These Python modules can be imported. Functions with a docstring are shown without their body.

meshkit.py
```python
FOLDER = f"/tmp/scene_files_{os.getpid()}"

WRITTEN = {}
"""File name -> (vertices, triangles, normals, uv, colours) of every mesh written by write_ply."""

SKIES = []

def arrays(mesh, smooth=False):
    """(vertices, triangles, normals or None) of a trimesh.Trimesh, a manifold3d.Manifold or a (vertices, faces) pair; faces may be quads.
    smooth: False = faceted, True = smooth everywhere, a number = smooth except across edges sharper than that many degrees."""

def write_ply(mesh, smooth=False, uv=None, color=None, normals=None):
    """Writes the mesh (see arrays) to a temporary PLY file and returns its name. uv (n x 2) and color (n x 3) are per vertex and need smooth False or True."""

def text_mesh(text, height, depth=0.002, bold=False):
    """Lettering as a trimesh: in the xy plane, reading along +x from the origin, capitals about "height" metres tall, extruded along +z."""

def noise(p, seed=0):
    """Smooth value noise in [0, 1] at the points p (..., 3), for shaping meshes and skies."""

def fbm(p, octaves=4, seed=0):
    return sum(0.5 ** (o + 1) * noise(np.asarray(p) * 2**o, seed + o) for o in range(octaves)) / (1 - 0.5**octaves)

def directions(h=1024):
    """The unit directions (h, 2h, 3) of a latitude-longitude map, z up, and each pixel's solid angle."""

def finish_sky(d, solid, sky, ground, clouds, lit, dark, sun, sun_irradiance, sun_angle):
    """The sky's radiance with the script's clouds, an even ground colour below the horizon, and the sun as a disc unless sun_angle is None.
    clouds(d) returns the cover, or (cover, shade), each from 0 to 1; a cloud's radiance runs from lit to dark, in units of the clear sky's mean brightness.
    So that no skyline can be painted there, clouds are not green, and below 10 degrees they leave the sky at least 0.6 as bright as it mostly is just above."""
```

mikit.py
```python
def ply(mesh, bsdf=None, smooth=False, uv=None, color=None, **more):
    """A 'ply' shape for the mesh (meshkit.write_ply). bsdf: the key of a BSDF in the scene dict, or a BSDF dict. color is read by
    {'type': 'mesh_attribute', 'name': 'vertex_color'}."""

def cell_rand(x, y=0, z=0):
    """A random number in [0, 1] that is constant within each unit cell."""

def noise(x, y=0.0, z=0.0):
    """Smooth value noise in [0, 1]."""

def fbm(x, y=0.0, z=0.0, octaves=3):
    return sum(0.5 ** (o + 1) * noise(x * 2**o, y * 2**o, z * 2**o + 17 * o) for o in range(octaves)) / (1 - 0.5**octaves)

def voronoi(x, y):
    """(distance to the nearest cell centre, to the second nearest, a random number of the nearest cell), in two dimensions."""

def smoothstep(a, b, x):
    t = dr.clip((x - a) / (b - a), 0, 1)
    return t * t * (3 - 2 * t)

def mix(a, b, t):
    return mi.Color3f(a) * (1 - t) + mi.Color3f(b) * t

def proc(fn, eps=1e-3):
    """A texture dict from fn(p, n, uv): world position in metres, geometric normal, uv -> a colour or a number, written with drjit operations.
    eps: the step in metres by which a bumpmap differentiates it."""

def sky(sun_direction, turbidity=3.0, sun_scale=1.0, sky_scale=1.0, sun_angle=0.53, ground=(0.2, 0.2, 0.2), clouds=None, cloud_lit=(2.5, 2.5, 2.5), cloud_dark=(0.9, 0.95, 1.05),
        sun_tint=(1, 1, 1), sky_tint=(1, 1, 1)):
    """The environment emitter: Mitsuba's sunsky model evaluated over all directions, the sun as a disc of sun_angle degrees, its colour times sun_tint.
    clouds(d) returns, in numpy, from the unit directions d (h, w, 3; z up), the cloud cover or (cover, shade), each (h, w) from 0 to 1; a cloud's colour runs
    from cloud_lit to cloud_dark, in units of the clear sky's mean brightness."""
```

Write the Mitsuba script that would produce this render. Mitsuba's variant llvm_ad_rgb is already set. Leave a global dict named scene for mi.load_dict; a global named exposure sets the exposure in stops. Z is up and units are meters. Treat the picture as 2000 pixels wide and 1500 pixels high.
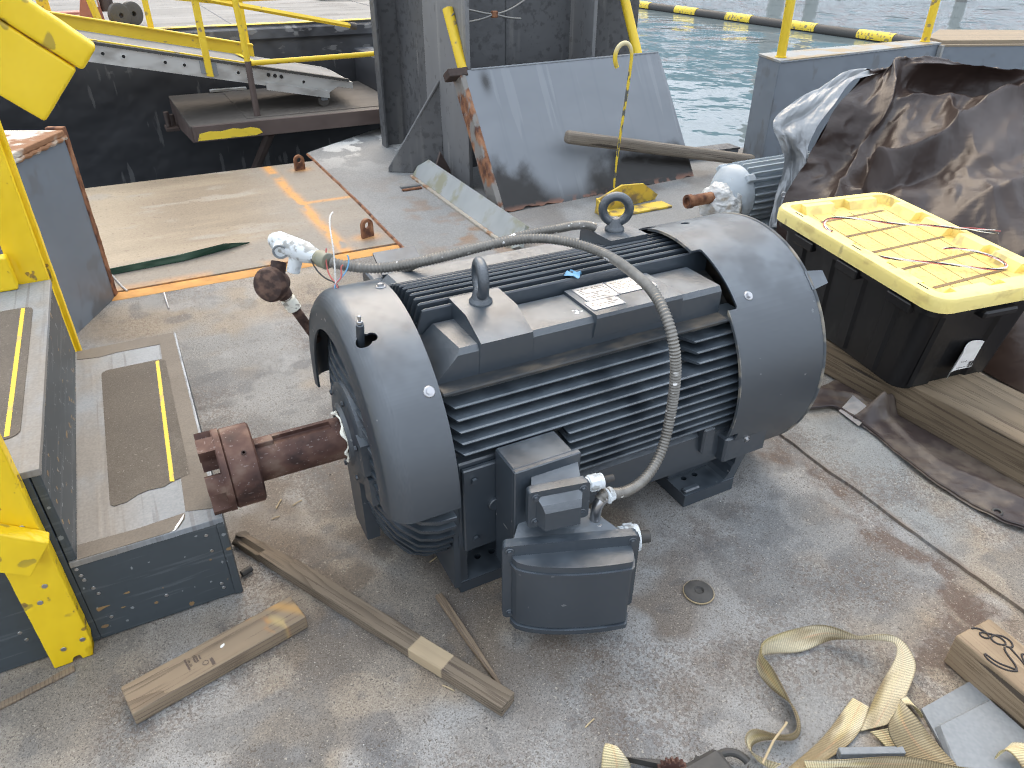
import math, random
import numpy as np, trimesh, manifold3d as m3, shapely.geometry as sg
import drjit as dr
import mitsuba as mi
import mikit, meshkit
from scipy.interpolate import CubicSpline, RectBivariateSpline
from mikit import noise, fbm, smoothstep, mix, cell_rand, voronoi

random.seed(7); RNG = np.random.default_rng(7)
T4 = mi.ScalarTransform4f
# ------------------------------------------------------------------ camera, sky, exposure
F_PX, PITCH, ROLL, AZ, CAM_H = 1410.2, 0.561395, 0.0053213, 0.4784492, 1.4
_fw = np.array([math.sin(AZ), math.cos(AZ), 0]); _rt = np.array([math.cos(AZ), -math.sin(AZ), 0]); _up = np.array([0, 0, 1.])
_F = _fw*math.cos(PITCH) - _up*math.sin(PITCH); _U0 = _fw*math.sin(PITCH) + _up*math.cos(PITCH)
_U = -_rt*math.sin(ROLL) + _U0*math.cos(ROLL)
_o = np.array([0, 0, CAM_H])
scene = {'type': 'scene'}
scene['camera'] = {'type': 'perspective', 'fov': math.degrees(2*math.atan(1000/F_PX)), 'fov_axis': 'x', 'near_clip': 0.05, 'far_clip': 2000.0,
                   'to_world': T4().look_at(origin=_o.tolist(), target=(_o+_F).tolist(), up=_U.tolist()),
                   'film': {'type': 'hdrfilm', 'width': 1024, 'height': 768}, 'sampler': {'type': 'independent', 'sample_count': 64}}
def cloud_fn(d):
    n = meshkit.fbm(d*np.array([2.2, 2.2, 4.0]) + 3.1, octaves=4, seed=3)
    return np.ones(d.shape[:2]), np.clip((n-0.45)*0.8 + 0.75*(1-np.clip(d[..., 2], 0, 1))**1.3, 0, 1)
scene['sky'] = mikit.sky((0.22, 0.62, 0.75), turbidity=3, sun_scale=0.3, sun_angle=50, sun_tint=(1.05, 1.0, .93), clouds=cloud_fn, cloud_lit=(3.1, 3.42, 3.9), cloud_dark=(1.2, 1.33, 1.5))
exposure = 2.6

labels = {}
_used = set()
# ------------------------------------------------------------------ helpers
def num(key):
    if key not in _used: _used.add(key); return key
    k = 1
    while f'{key}_{k:03d}' in _used: k += 1
    key = f'{key}_{k:03d}'; _used.add(key); return key
def thing(name, label, cat, group=None):
    k = num(name); labels[k] = {'label': label, 'category': cat}
    if group: labels[k]['group'] = group
    return k
def part(parent, name, mesh, mat, smooth=35, M=None, label=None, kind=None, **kw):
    k = num((parent + '__' if parent else '') + name)
    if not len(mesh.faces): raise ValueError('empty '+k)
    if M is not None: mesh = mesh.copy(); mesh.apply_transform(M)
    scene[k] = mikit.ply(mesh, 'material_'+mat, smooth=smooth, **kw)
    d = {}
    if label: d['label'] = label
    if kind: d['kind'] = kind
    if d: labels[k] = d
    return k
def solo(name, mesh, mat, label, cat, smooth=35, M=None, group=None, **kw):
    k = thing(name, label, cat, group)
    if M is not None: mesh = mesh.copy(); mesh.apply_transform(M)
    scene[k] = mikit.ply(mesh, 'material_'+mat, smooth=smooth, **kw); return k
def struct(name, mesh, mat, label, smooth=False, **kw):
    k = num(name); scene[k] = mikit.ply(mesh, 'material_'+mat, smooth=smooth, **kw); labels[k] = {'label': label, 'category': name, 'kind': 'structure'}; return k
def tm(v, f): return trimesh.Trimesh(np.asarray(v, float), np.asarray(f, int), process=False)
def cat(*ms):
    ms = [m for a in ms for m in (a if isinstance(a, (list, tuple)) else [a])]
    return trimesh.util.concatenate(ms)
def hull(p): 
    m = m3.Manifold.hull_points(np.asarray(p, float)).to_mesh(); return tm(m.vert_properties[:, :3], m.tri_verts)
def mf(m): return m3.Manifold(m3.Mesh(np.asarray(m.vertices, np.float32), np.asarray(m.faces, np.uint32)))
def unmf(m):
    m = m.to_mesh(); return tm(m.vert_properties[:, :3], m.tri_verts)
def cut(a, *bs):
    a = mf(a)
    for b in bs: a = a - mf(b)
    return unmf(a)
def cbox(x0, x1, y0, y1, z0, z1, b=.003):
    p = []
    for sx, x in ((1, x0), (-1, x1)):
        for sy, y in ((1, y0), (-1, y1)):
            for sz, z in ((1, z0), (-1, z1)):
                p += [(x, y+sy*b, z+sz*b), (x+sx*b, y, z+sz*b), (x+sx*b, y+sy*b, z)]
    return hull(p)
def frame(d, up=(0, 0, 1)):
    d = np.asarray(d, float); d = d/np.linalg.norm(d); u = np.asarray(up, float)
    if abs(d @ u) > .98: u = np.array([1., 0, 0])
    a = np.cross(u, d); a /= np.linalg.norm(a); b = np.cross(d, a); return a, b, d
def mat4(ax, ay, az, o):
    M = np.eye(4); M[:3, 0], M[:3, 1], M[:3, 2], M[:3, 3] = ax, ay, az, o; return M
def RZ(a, o=(0, 0, 0)):
    c, s = math.cos(a), math.sin(a); return mat4((c, s, 0), (-s, c, 0), (0, 0, 1), o)
def lathe(prof, p0, d, n=40, ang=(0, 360), up=(0, 0, 1)):
    """prof: (t, r) polyline along d, revolved."""
    a, b, d = frame(d, up); p0 = np.asarray(p0, float); full = abs(ang[1]-ang[0]) >= 360
    th = np.radians(np.linspace(ang[0], ang[1], n+1)); th = th[:-1] if full else th
    prof = np.asarray(prof, float); k, m = len(prof), len(th)
    v = p0 + prof[None, :, :1]*d + prof[None, :, 1:2]*(np.cos(th)[:, None, None]*a + np.sin(th)[:, None, None]*b)
    f = []
    for i in range(m if full else m-1):
        j = (i+1) % m
        for q in range(k-1):
            A, B, C, D = i*k+q, i*k+q+1, j*k+q+1, j*k+q
            f += [(A, B, C), (A, C, D)]
    m_ = tm(v.reshape(-1, 3), f); m_.merge_vertices(); m_.update_faces(m_.nondegenerate_faces()); m_.fix_normals(); return m_
def cyl(p0, p1, r, r1=None, n=24, b=.0015):
    p0 = np.asarray(p0, float); p1 = np.asarray(p1, float); L = np.linalg.norm(p1-p0); r1 = r if r1 is None else r1
    b = min(b, L*.3, r*.5)
    return lathe([(0, 0), (0, r-b), (b, r), (L-b, r1), (L, r1-b), (L, 0)], p0, p1-p0, n)
def pipe(p0, p1, r, ri, n=28):
    p0 = np.asarray(p0, float); p1 = np.asarray(p1, float); L = np.linalg.norm(p1-p0)
    return lathe([(0, ri), (0, r), (L, r), (L, ri), (0, ri)], p0, p1-p0, n)
def tube(P, r, n=10, caps=True):
    P = np.asarray(P, float); m = len(P); r = np.broadcast_to(np.asarray(r, float), (m,))
    t = np.gradient(P, axis=0); t /= np.linalg.norm(t, axis=1, keepdims=True)
    a, b, _ = frame(t[0]); A = [a]
    for i in range(1, m):
        a = A[-1] - t[i]*(A[-1] @ t[i]); A.append(a/np.linalg.norm(a))
    A = np.array(A); B = np.cross(t, A); th = np.linspace(0, 2*np.pi, n, endpoint=False)
    v = P[:, None] + r[:, None, None]*(np.cos(th)[None, :, None]*A[:, None] + np.sin(th)[None, :, None]*B[:, None])
    v = v.reshape(-1, 3); f = []
    for i in range(m-1):
        for j in range(n):
            q = (j+1) % n; f += [(i*n+j, i*n+q, (i+1)*n+q), (i*n+j, (i+1)*n+q, (i+1)*n+j)]
    if caps:
        v = np.vstack([v, P[0], P[-1]]); c0, c1 = len(v)-2, len(v)-1
        for j in range(n):
            q = (j+1) % n; f += [(c0, q, j), (c1, (m-1)*n+j, (m-1)*n+q)]
    return tm(v, f)
def spl(P, n, w=None):
    P = np.asarray(P, float); d = np.r_[0, np.cumsum(np.maximum(np.linalg.norm(np.diff(P, axis=0), axis=1), 1e-6)**.6)]
    return CubicSpline(d, P)(np.linspace(0, d[-1], n))
def torus(c, nrm, R, r, n=40, m=14):
    a, b, d = frame(nrm); t = np.linspace(0, 2*np.pi, n, endpoint=False); s = np.linspace(0, 2*np.pi, m, endpoint=False)
    c = np.asarray(c, float); rad = np.cos(t)[:, None]*a + np.sin(t)[:, None]*b
    v = c + rad[:, None]*(R + r*np.cos(s))[None, :, None] + d*(r*np.sin(s))[None, :, None]
    f = []
    for i in range(n):
        for j in range(m):
            i2, j2 = (i+1) % n, (j+1) % m; f += [(i*m+j, i2*m+j, i2*m+j2), (i*m+j, i2*m+j2, i*m+j2)]
    return tm(v.reshape(-1, 3), f)
def extr(poly, z0, z1, M=None):
    p = poly if hasattr(poly, 'geom_type') else sg.Polygon(poly)
    m = trimesh.creation.extrude_polygon(p, z1-z0, engine='earcut'); m.apply_translation((0, 0, z0))
    if M is not None: m.apply_transform(M)
    return m
def rrect(w, h, r, n=6): return sg.box(-w/2+r, -h/2+r, w/2-r, h/2-r).buffer(r, n)
def plate3(P, th, n=None):
    """planar polygon in space P, thickened by th along its normal (away side)."""
    P = np.asarray(P, float); nn = np.cross(P[1]-P[0], P[2]-P[0]); nn /= np.linalg.norm(nn)
    ax = (P[1]-P[0])/np.linalg.norm(P[1]-P[0]); ay = np.cross(nn, ax)
    q = np.c_[(P-P[0]) @ ax, (P-P[0]) @ ay]
    return extr(q, min(0, -th), max(0, -th), mat4(ax, ay, nn, P[0]))
def rbox(sx, sy, sz, r=.004, res=.02, amp=0., freq=40., seed=0, stretch=(1, 1, 1)):
    """rounded, tessellated box centred on the origin with noise-worn surface."""
    N = [max(2, min(90, int(math.ceil(q/res)))) for q in (sx, sy, sz)]; S = (sx, sy, sz); V = []; Fc = []
    for ax in range(3):
        u, w = (ax+1) % 3, (ax+2) % 3
        def lin(k):
            g = np.linspace(-S[k]/2, S[k]/2, N[k]+1); return np.unique(np.r_[g, -S[k]/2+r*.5, -S[k]/2+r, S[k]/2-r, S[k]/2-r*.5])
        gu, gw = lin(u), lin(w); nu, nw = len(gu), len(gw); U, W = np.meshgrid(gu, gw, indexing='ij')
        for sg_ in (-1, 1):
            P = np.zeros((nu*nw, 3)); P[:, u] = U.ravel(); P[:, w] = W.ravel(); P[:, ax] = sg_*S[ax]/2; o = sum(len(q) for q in V); V.append(P)
            i = (np.arange(nu-1)[:, None]*nw+np.arange(nw-1)[None]).ravel()+o
            q = np.r_[np.c_[i, i+nw, i+nw+1], np.c_[i, i+nw+1, i+1]]; Fc.append(q if sg_ > 0 else q[:, ::-1])
    m = tm(np.vstack(V), np.vstack(Fc)); m.merge_vertices(); v = np.array(m.vertices); h = np.array([sx, sy, sz])/2
    c = np.clip(v, -h+r, h-r); d = v-c; L = np.linalg.norm(d, axis=1, keepdims=True); nz = d/np.maximum(L, 1e-9)
    v = c + r*nz
    if amp: v = v + nz*amp*((meshkit.fbm(v*freq*np.array(stretch)+seed*7.3, 3, seed)-.5)*2)[:, None]
    m.vertices = v; return m
def hexbolt(p, d, s, washer=True):
    """hex bolt, head towards d."""
    a, b, d = frame(d); p = np.asarray(p, float); out = []
    M = mat4(a, b, d, p)
    if washer: out.append(lathe([(0, 0), (0, s*.98), (s*.12, s*1.0), (s*.22, s*.9), (s*.22, 0)], p, d, 20))
    hx = sg.Polygon([(s*.62*math.cos(t), s*.62*math.sin(t)) for t in np.radians(np.arange(6)*60+13)])
    out.append(extr(hx, s*.2, s*.62, M)); out.append(extr(hx.buffer(-s*.08), s*.62, s*.68, M))
    return cat(out)
def ribbon(A, B, th=.003, n=120, m=6, curl=0.):
    A = spl(A, n); B = spl(B, n); s = np.linspace(0, 1, m)
    C = A[:, None]*(1-s)[None, :, None] + B[:, None]*s[None, :, None]
    t = np.gradient((A+B)/2, axis=0); w = B-A; nn = np.cross(t, w); nn /= np.maximum(np.linalg.norm(nn, axis=1, keepdims=True), 1e-9)
    mid = (A+B)/2; L = np.r_[0, np.cumsum(np.linalg.norm(np.diff(mid, axis=0), axis=1))]
    top = C + nn[:, None]*th/2; bot = C - nn[:, None]*th/2
    v = np.vstack([top.reshape(-1, 3), bot.reshape(-1, 3)]); uv = np.c_[np.repeat(L, m), np.tile(s, n)]; uv = np.vstack([uv, uv])
    f = []; N = n*m
    for i in range(n-1):
        for j in range(m-1):
            a = i*m+j; q = [(a, a+m, a+m+1), (a, a+m+1, a+1)]; f += q + [(x+N, z+N, y+N) for x, y, z in q]
        for j in (0, m-1):
            a = i*m+j; f += [(a, a+N, a+m), (a+m, a+N, a+m+N)]
    return tm(v, f), uv
# ------------------------------------------------------------------ materials
def P3(c): return {'type': 'rgb', 'value': list(c)} if not isinstance(c, dict) else c
def tex(fn): return mikit.proc(fn)
def mat(key, color, rough=.5, metallic=0., spec=.5, bump=None, bscale=1., eps=1e-3, **kw):
    b = {'type': 'principled', 'base_color': P3(color) if not callable(color) else tex(color),
         'roughness': rough if not callable(rough) else tex(rough), 'metallic': metallic if not callable(metallic) else tex(metallic), 'specular': spec, **kw}
    if bump is not None: b = {'type': 'bumpmap', 'tx': mikit.proc(bump, eps), 'scale': bscale, 'bsdf': b}
    scene['material_'+key] = {'type': 'twosided', 'bsdf': b}
    return key
def col(t, *stops):
    """colour ramp over t with (pos, rgb) stops."""
    c = mi.Color3f(stops[0][1])
    for (a, ca), (b, cb) in zip(stops[:-1], stops[1:]):
        k = dr.clip((t-a)/(b-a), 0, 1); c = c*(1-k) + mi.Color3f(cb)*k
    return c
def gauss(p, x, y, sx, sy): return dr.exp(-dr.square((p.x-x)/sx) - dr.square((p.y-y)/sy))

PAINT = (.031, .046, .063)
def f_paint(p, n, uv):
    c = mix(PAINT, (.039, .056, .075), fbm(p.x*9, p.y*9, p.z*9))
    dust_sky_sheen = smoothstep(.55, .9, n.z)*smoothstep(.2, .7, fbm(p.x*14, p.y*14, p.z*14))*.42  # settled dust plus pale blue sky reflection painted into the upward faces
    chip = smoothstep(.88, .92, noise(p.x*75, p.y*75, p.z*75))*smoothstep(.6, .72, noise(p.x*11+5, p.y*11, p.z*11))
    return mix(mix(c, (.27, .325, .375), dust_sky_sheen), (.4, .42, .42), chip*.35)
def b_paint(p, n, uv): return noise(p.x*330, p.y*330, p.z*330)*.8 + .6*noise(p.x*120, p.y*120, p.z*120)
scene['material_motor_paint'] = {'type': 'twosided', 'bsdf': {'type': 'bumpmap', 'tx': mikit.proc(b_paint), 'scale': .00032,
    'bsdf': {'type': 'roughplastic', 'distribution': 'ggx', 'alpha': .18, 'int_ior': 2.0, 'nonlinear': False, 'diffuse_reflectance': tex(f_paint)}}}
def f_dustpaint(p, n, uv):
    c = mix((.022, .026, .03), (.085, .072, .056), smoothstep(.4, .75, fbm(p.x*12, p.y*25, p.z*25)))
    return c
mat('motor_paint_dusty', f_dustpaint, rough=.5, bump=b_paint, bscale=.0005)
def f_rust(p, n, uv):
    t = fbm(p.x*25, p.y*25, p.z*25, 4); s = smoothstep(.80, .88, noise(p.x*230, p.y*230, p.z*230))
    c = col(t, (.25, (.042, .022, .019)), (.45, (.085, .042, .033)), (.6, (.125, .068, .051)), (.8, (.19, .13, .10)))
    return mix(c, (.42, .37, .35), s*.25)
mat('shaft_rust', f_rust, rough=.6, metallic=.25, bump=lambda p, n, uv: fbm(p.x*120, p.y*120, p.z*120), bscale=.0006)
mat('cast_rust', lambda p, n, uv: mix((.04, .022, .018), (.13, .075, .055), smoothstep(.4, .75, fbm(p.x*60, p.y*60, p.z*60))), rough=.7, bump=lambda p, n, uv: noise(p.x*300, p.y*300, p.z*300), bscale=.0008)
mat('white_fitting', lambda p, n, uv: mix((.62, .66, .68), (.30, .31, .30), smoothstep(.52, .72, fbm(p.x*70, p.y*70, p.z*70))), rough=.5)
mat('peeled_paint', lambda p, n, uv: mix((.78, .77, .68), (.35, .33, .28), smoothstep(.55, .68, fbm(p.x*80, p.y*80, p.z*80))), rough=.6)
mat('conduit_metal', lambda p, n, uv: mix((.14, .132, .118), (.27, .258, .235), fbm(p.x*14, p.y*14, p.z*14))*(.85+.3*noise(p.x*110, p.y*110, p.z*110))+mi.Color3f(.5)*smoothstep(.84, .88, noise(p.x*75, p.y*75, p.z*75))*smoothstep(.5, .6, noise(p.x*8, p.y*8, p.z*8)), rough=.42, metallic=.5)
mat('zinc', (.50, .50, .51), rough=.3, metallic=1.)
mat('nameplate_metal', lambda p, n, uv: mix((.72, .71, .69), (.36, .32, .28), smoothstep(.6, .85, fbm(p.x*45, p.y*45, p.z*45))), rough=.38, metallic=.7)
mat('peeled_rim', lambda p, n, uv: mix((.06, .07, .08), (.26, .23, .18), smoothstep(.4, .7, fbm(p.x*22, p.y*22, p.z*22, 3))), rough=.6)
mat('dark_hole', (.012, .012, .012), rough=.8)
mat('blue_tape', (.16, .36, .55), rough=.4)
# deck
def deckcol(p, base=((.185, .184, .178), (.292, .290, .282))):
    a = fbm(p.x*1.3, p.y*1.3, 0, 3); b = fbm(p.x*5.3+4, p.y*5.3, 1, 3)
    c = mix(base[0], base[1], smoothstep(.3, .7, a*.6+b*.4))
    tan = smoothstep(.47, .68, fbm(p.x*2.6+9, p.y*2.6+2, 3, 4))
    c = mix(c, (.285, .225, .155), tan*.7)
    dk = smoothstep(.62, .75, fbm(p.x*6.5+31, p.y*6.5, 5, 3)); c = mix(c, (.105, .107, .112), dk*.6)
    lt = smoothstep(.66, .78, fbm(p.x*7.5+11, p.y*7.5, 8, 3)); c = mix(c, (.30, .305, .305), lt*.4)
    # brown dirt gathered round and under the motor, rust along the plate lap
    m = gauss(p, .45, 1.30, .55, .42)*1.1 + gauss(p, .78, .88, .30, .22)*.8 + gauss(p, .12, 1.75, .22, .3)*.6
    m = m*smoothstep(.3, .7, fbm(p.x*9, p.y*9, 2, 3)); c = mix(c, (.135, .105, .078), dr.clip(m, 0, .75))
    r = dr.exp(-dr.square((p.x-1.60+.05*noise(p.y*7))/.06))*smoothstep(1.5, 1.2, p.y)*smoothstep(.35, .6, fbm(p.x*14, p.y*9, 4, 3))
    c = mix(c, (.085, .052, .036), dr.clip(r*(.5+noise(p.x*160, p.y*160, 9.)), 0, .8))
    r2 = gauss(p, 1.36, .50, .10, .05) + gauss(p, 1.52, .52, .10, .09) + gauss(p, 1.15, 1.05, .2, .12)*.4; r2 = r2*smoothstep(.35, .6, fbm(p.x*20, p.y*20, 4, 3))
    c = mix(c, (.09, .058, .042), dr.clip(r2*(.5+noise(p.x*160, p.y*160, 9.)), 0, .8))
    sc_ = smoothstep(.035, .0, dr.abs(fbm(p.x*2.2+p.y*.7, p.y*.35-p.x*.1, 6, 2)-.5))*smoothstep(.55, .75, fbm(p.x*3, p.y*3, 11, 2)); c = mix(c, (.30, .295, .285), sc_*.3)
    pd = fbm(p.x*3.4+21, p.y*3.4, 13, 3); c = mix(c, (.10, .10, .10), smoothstep(.60, .65, pd)*.4)
    sp_ = fbm(p.x*19+3, p.y*19, 17, 2); c = mix(c, (.085, .087, .092), smoothstep(.68, .78, sp_)*.32)
    rb = smoothstep(.5, .68, fbm(p.x*4.2+60, p.y*4.2, 19, 4))*smoothstep(.5, .62, noise(p.x*210, p.y*210, 21.)); c = mix(c, (.10, .066, .046), rb*.45)
    g = noise(p.x*640, p.y*640, 0.); h = noise(p.x*330+7, p.y*330, 2.)
    c = c*(.74+.50*noise(p.x*420, p.y*420, 1.))
    c = mix(c, (.07, .065, .06), smoothstep(.70, .82, g)*.55*smoothstep(.2, .55, b+.15*tan))
    c = mix(c, (.09, .075, .06), smoothstep(.78, .86, h)*.75)
    c = mix(c, (.45, .41, .34), smoothstep(.88, .94, noise(p.x*330+40, p.y*330, 3.))*.6)
    return c
mat('deck_grey', lambda p, n, uv: deckcol(p), rough=.75, bump=lambda p, n, uv: noise(p.x*520, p.y*520, 0)+.6*noise(p.x*210, p.y*210, 0), bscale=.0009)
def f_lap(p, n, uv):
    c = deckcol(p, ((.19, .20, .20), (.285, .297, .294))); r = dr.exp(-(p.x-1.655)/.012)*fbm(p.x*40, p.y*12); return mix(c, (.16, .12, .09), dr.clip(r, 0, .8))
mat('deck_lap', f_lap, rough=.7, bump=lambda p, n, uv: noise(p.x*520, p.y*520, 0)+.6*noise(p.x*210, p.y*210, 0), bscale=.0007)
def f_plateR(p, n, uv):
    c = mix((.145, .15, .15), (.235, .24, .24), fbm(p.x*2.2, p.y*2.2, 0, 4))
    c = mix(c, (.50, .50, .48), smoothstep(.45, .58, fbm(p.x*9, p.y*7, 3, 4))*gauss(p, 1.5, 5.6, .5, .5))
    c = mix(c, (.17, .105, .06), smoothstep(.42, .75, fbm(p.x*9+3, p.y*9, 1, 5))*gauss(p, 1.5, 3.4, .3, .9)*.8)
    c = mix(c, (.105, .093, .082), smoothstep(.42, .65, fbm(p.x*3, p.y*3, 6, 3))*.7*smoothstep(1.5, 2.2, p.x))
    return c*(.85+.3*noise(p.x*180, p.y*180, 0))
mat('deck_plate_grey', f_plateR, rough=.65, bump=lambda p, n, uv: fbm(p.x*90, p.y*90, 0), bscale=.001)
def f_hatch(p, n, uv):
    s = fbm(p.x*1.2, p.y*6.0, 0, 4); t = fbm(p.x*4, p.y*9+3, 2, 4)
    c = mix((.18, .143, .10), (.26, .212, .15), smoothstep(.3, .7, s)); c = mix(c, (.36, .30, .215), smoothstep(.2, -.3, p.x)*.6)
    c = mix(c, (.26, .24, .21), smoothstep(.55, .75, t)*.6)
    c = mix(c, (.20, .183, .16), smoothstep(.35, .86, p.x+.3*fbm(p.x*2, p.y*3, 4, 3)-.15)*.75); c = mix(c, (.175, .162, .145), smoothstep(3.86, 3.72, p.y-.08*p.x)*.75)
    w = dr.exp(-dr.square((p.x-.823+.028*(p.y-4.3))/.032))*smoothstep(.12, .42, fbm(p.x*14, p.y*7, 1, 3))*1.1
    w = w + dr.exp(-dr.square((p.y-4.33)/.022))*smoothstep(.80, .86, p.x)*.8
    w = w + smoothstep(3.56, 3.45, p.y)*smoothstep(.3, .6, fbm(p.x*8, p.y*14, 7, 3))*.6
    w = w + (gauss(p, .99, 5.05, .06, .05)+gauss(p, 1.0, 3.62, .07, .05))*.8
    c = mix(c, (.50, .235, .055), dr.clip(w, 0, .9))
    sp = smoothstep(.86, .92, noise(p.x*60, p.y*60, 0))*.5
    return mix(c, (.15, .11, .08), sp)*(.9+.2*noise(p.x*150, p.y*150, 0))
mat('hatch_plate', f_hatch, rough=.55, bump=lambda p, n, uv: fbm(p.x*40, p.y*40, 0), bscale=.001)
mat('weld_rust', lambda p, n, uv: mix((.34, .15, .04), (.62, .33, .09), fbm(p.x*18, p.y*30, p.z*20, 4)), rough=.7, bump=lambda p, n, uv: fbm(p.x*120, p.y*120, p.z*60), bscale=.003)
def f_edge_rust(p, n, uv): return col(fbm(p.x*30, p.y*30, p.z*18, 4), (.3, (.07, .03, .02)), (.5, (.20, .085, .04)), (.7, (.30, .15, .08)))
mat('edge_rust', f_edge_rust, rough=.8, bump=lambda p, n, uv: fbm(p.x*90, p.y*90, p.z*90), bscale=.003)
# painted steel, grey-blue
def f_steel(p, n, uv):
    c = mix((.125, .148, .175), (.18, .205, .234), fbm(p.x*3, p.y*3, p.z*3, 4))
    sc = smoothstep(.62, .72, fbm(p.x*9+2, p.y*9, p.z*5, 4)); c = mix(c, (.12, .125, .13), sc*.6)
    d = smoothstep(.25, 0, p.z)*smoothstep(.4, .65, fbm(p.x*14, p.y*14, p.z*9, 3)); c = mix(c, (.085, .085, .085), d*.7)
    return mix(c, (.33, .30, .26), smoothstep(.6, .95, n.z)*smoothstep(.3, .6, fbm(p.x*8, p.y*8, 0))*.8)
mat('steel_grey', f_steel, rough=.42, bump=lambda p, n, uv: fbm(p.x*9, p.y*9, p.z*9)+.1*noise(p.x*120, p.y*120, p.z*120), bscale=.006)
def f_panel(p, n, uv):
    c = mix((.155, .172, .192), (.205, .222, .242), fbm(p.x*2.5, p.y*2.5, p.z*5, 4))
    st = smoothstep(.66, .74, fbm(p.x*22, 1, p.z*1.6, 3)); c = mix(c, (.30, .32, .34), st*.2)
    dk = smoothstep(.6, .7, fbm(p.x*30+7, 3, p.z*1.1, 3)); c = mix(c, (.13, .15, .17), dk*.16)
    h = .03+.30*fbm(p.x*8-p.z*2, 1, p.z*7, 5)*smoothstep(.0, .45, fbm(p.x*2.6+1, 0, 0, 2)-.12)
    b = smoothstep(h+.10, h-.06, p.z); c = mix(c, (.012, .011, .010), b)
    r = smoothstep(.06, .02, p.z)*smoothstep(.45, .6, fbm(p.x*20, 0, p.z*30, 3)); c = mix(c, (.22, .10, .06), r)
    k = dr.exp(-dr.square((p.x-1.90)/.03)-dr.square((p.z-.66)/.05)); return mix(c, (.02, .02, .02), dr.clip(k, 0, .9))
mat('panel_grey', f_panel, rough=.4, bump=lambda p, n, uv: fbm(p.x*12, p.y*12, p.z*8), bscale=.004)
def f_column(p, n, uv):
    c = mix((.052, .054, .058), (.115, .117, .12), fbm(p.x*3, p.y*3, p.z*2, 4))
    c = mix(c, (.035, .035, .037), smoothstep(.52, .7, fbm(p.x*34, p.y*34, p.z*26, 4))*.55)
    c = mix(c, (.19, .185, .175), smoothstep(.62, .78, fbm(p.x*18, p.y*18, p.z*1.5, 3))*.5)
    return c
mat('column_dark', f_column, rough=.55, bump=lambda p, n, uv: fbm(p.x*25, p.y*25, p.z*25), bscale=.004)
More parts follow.
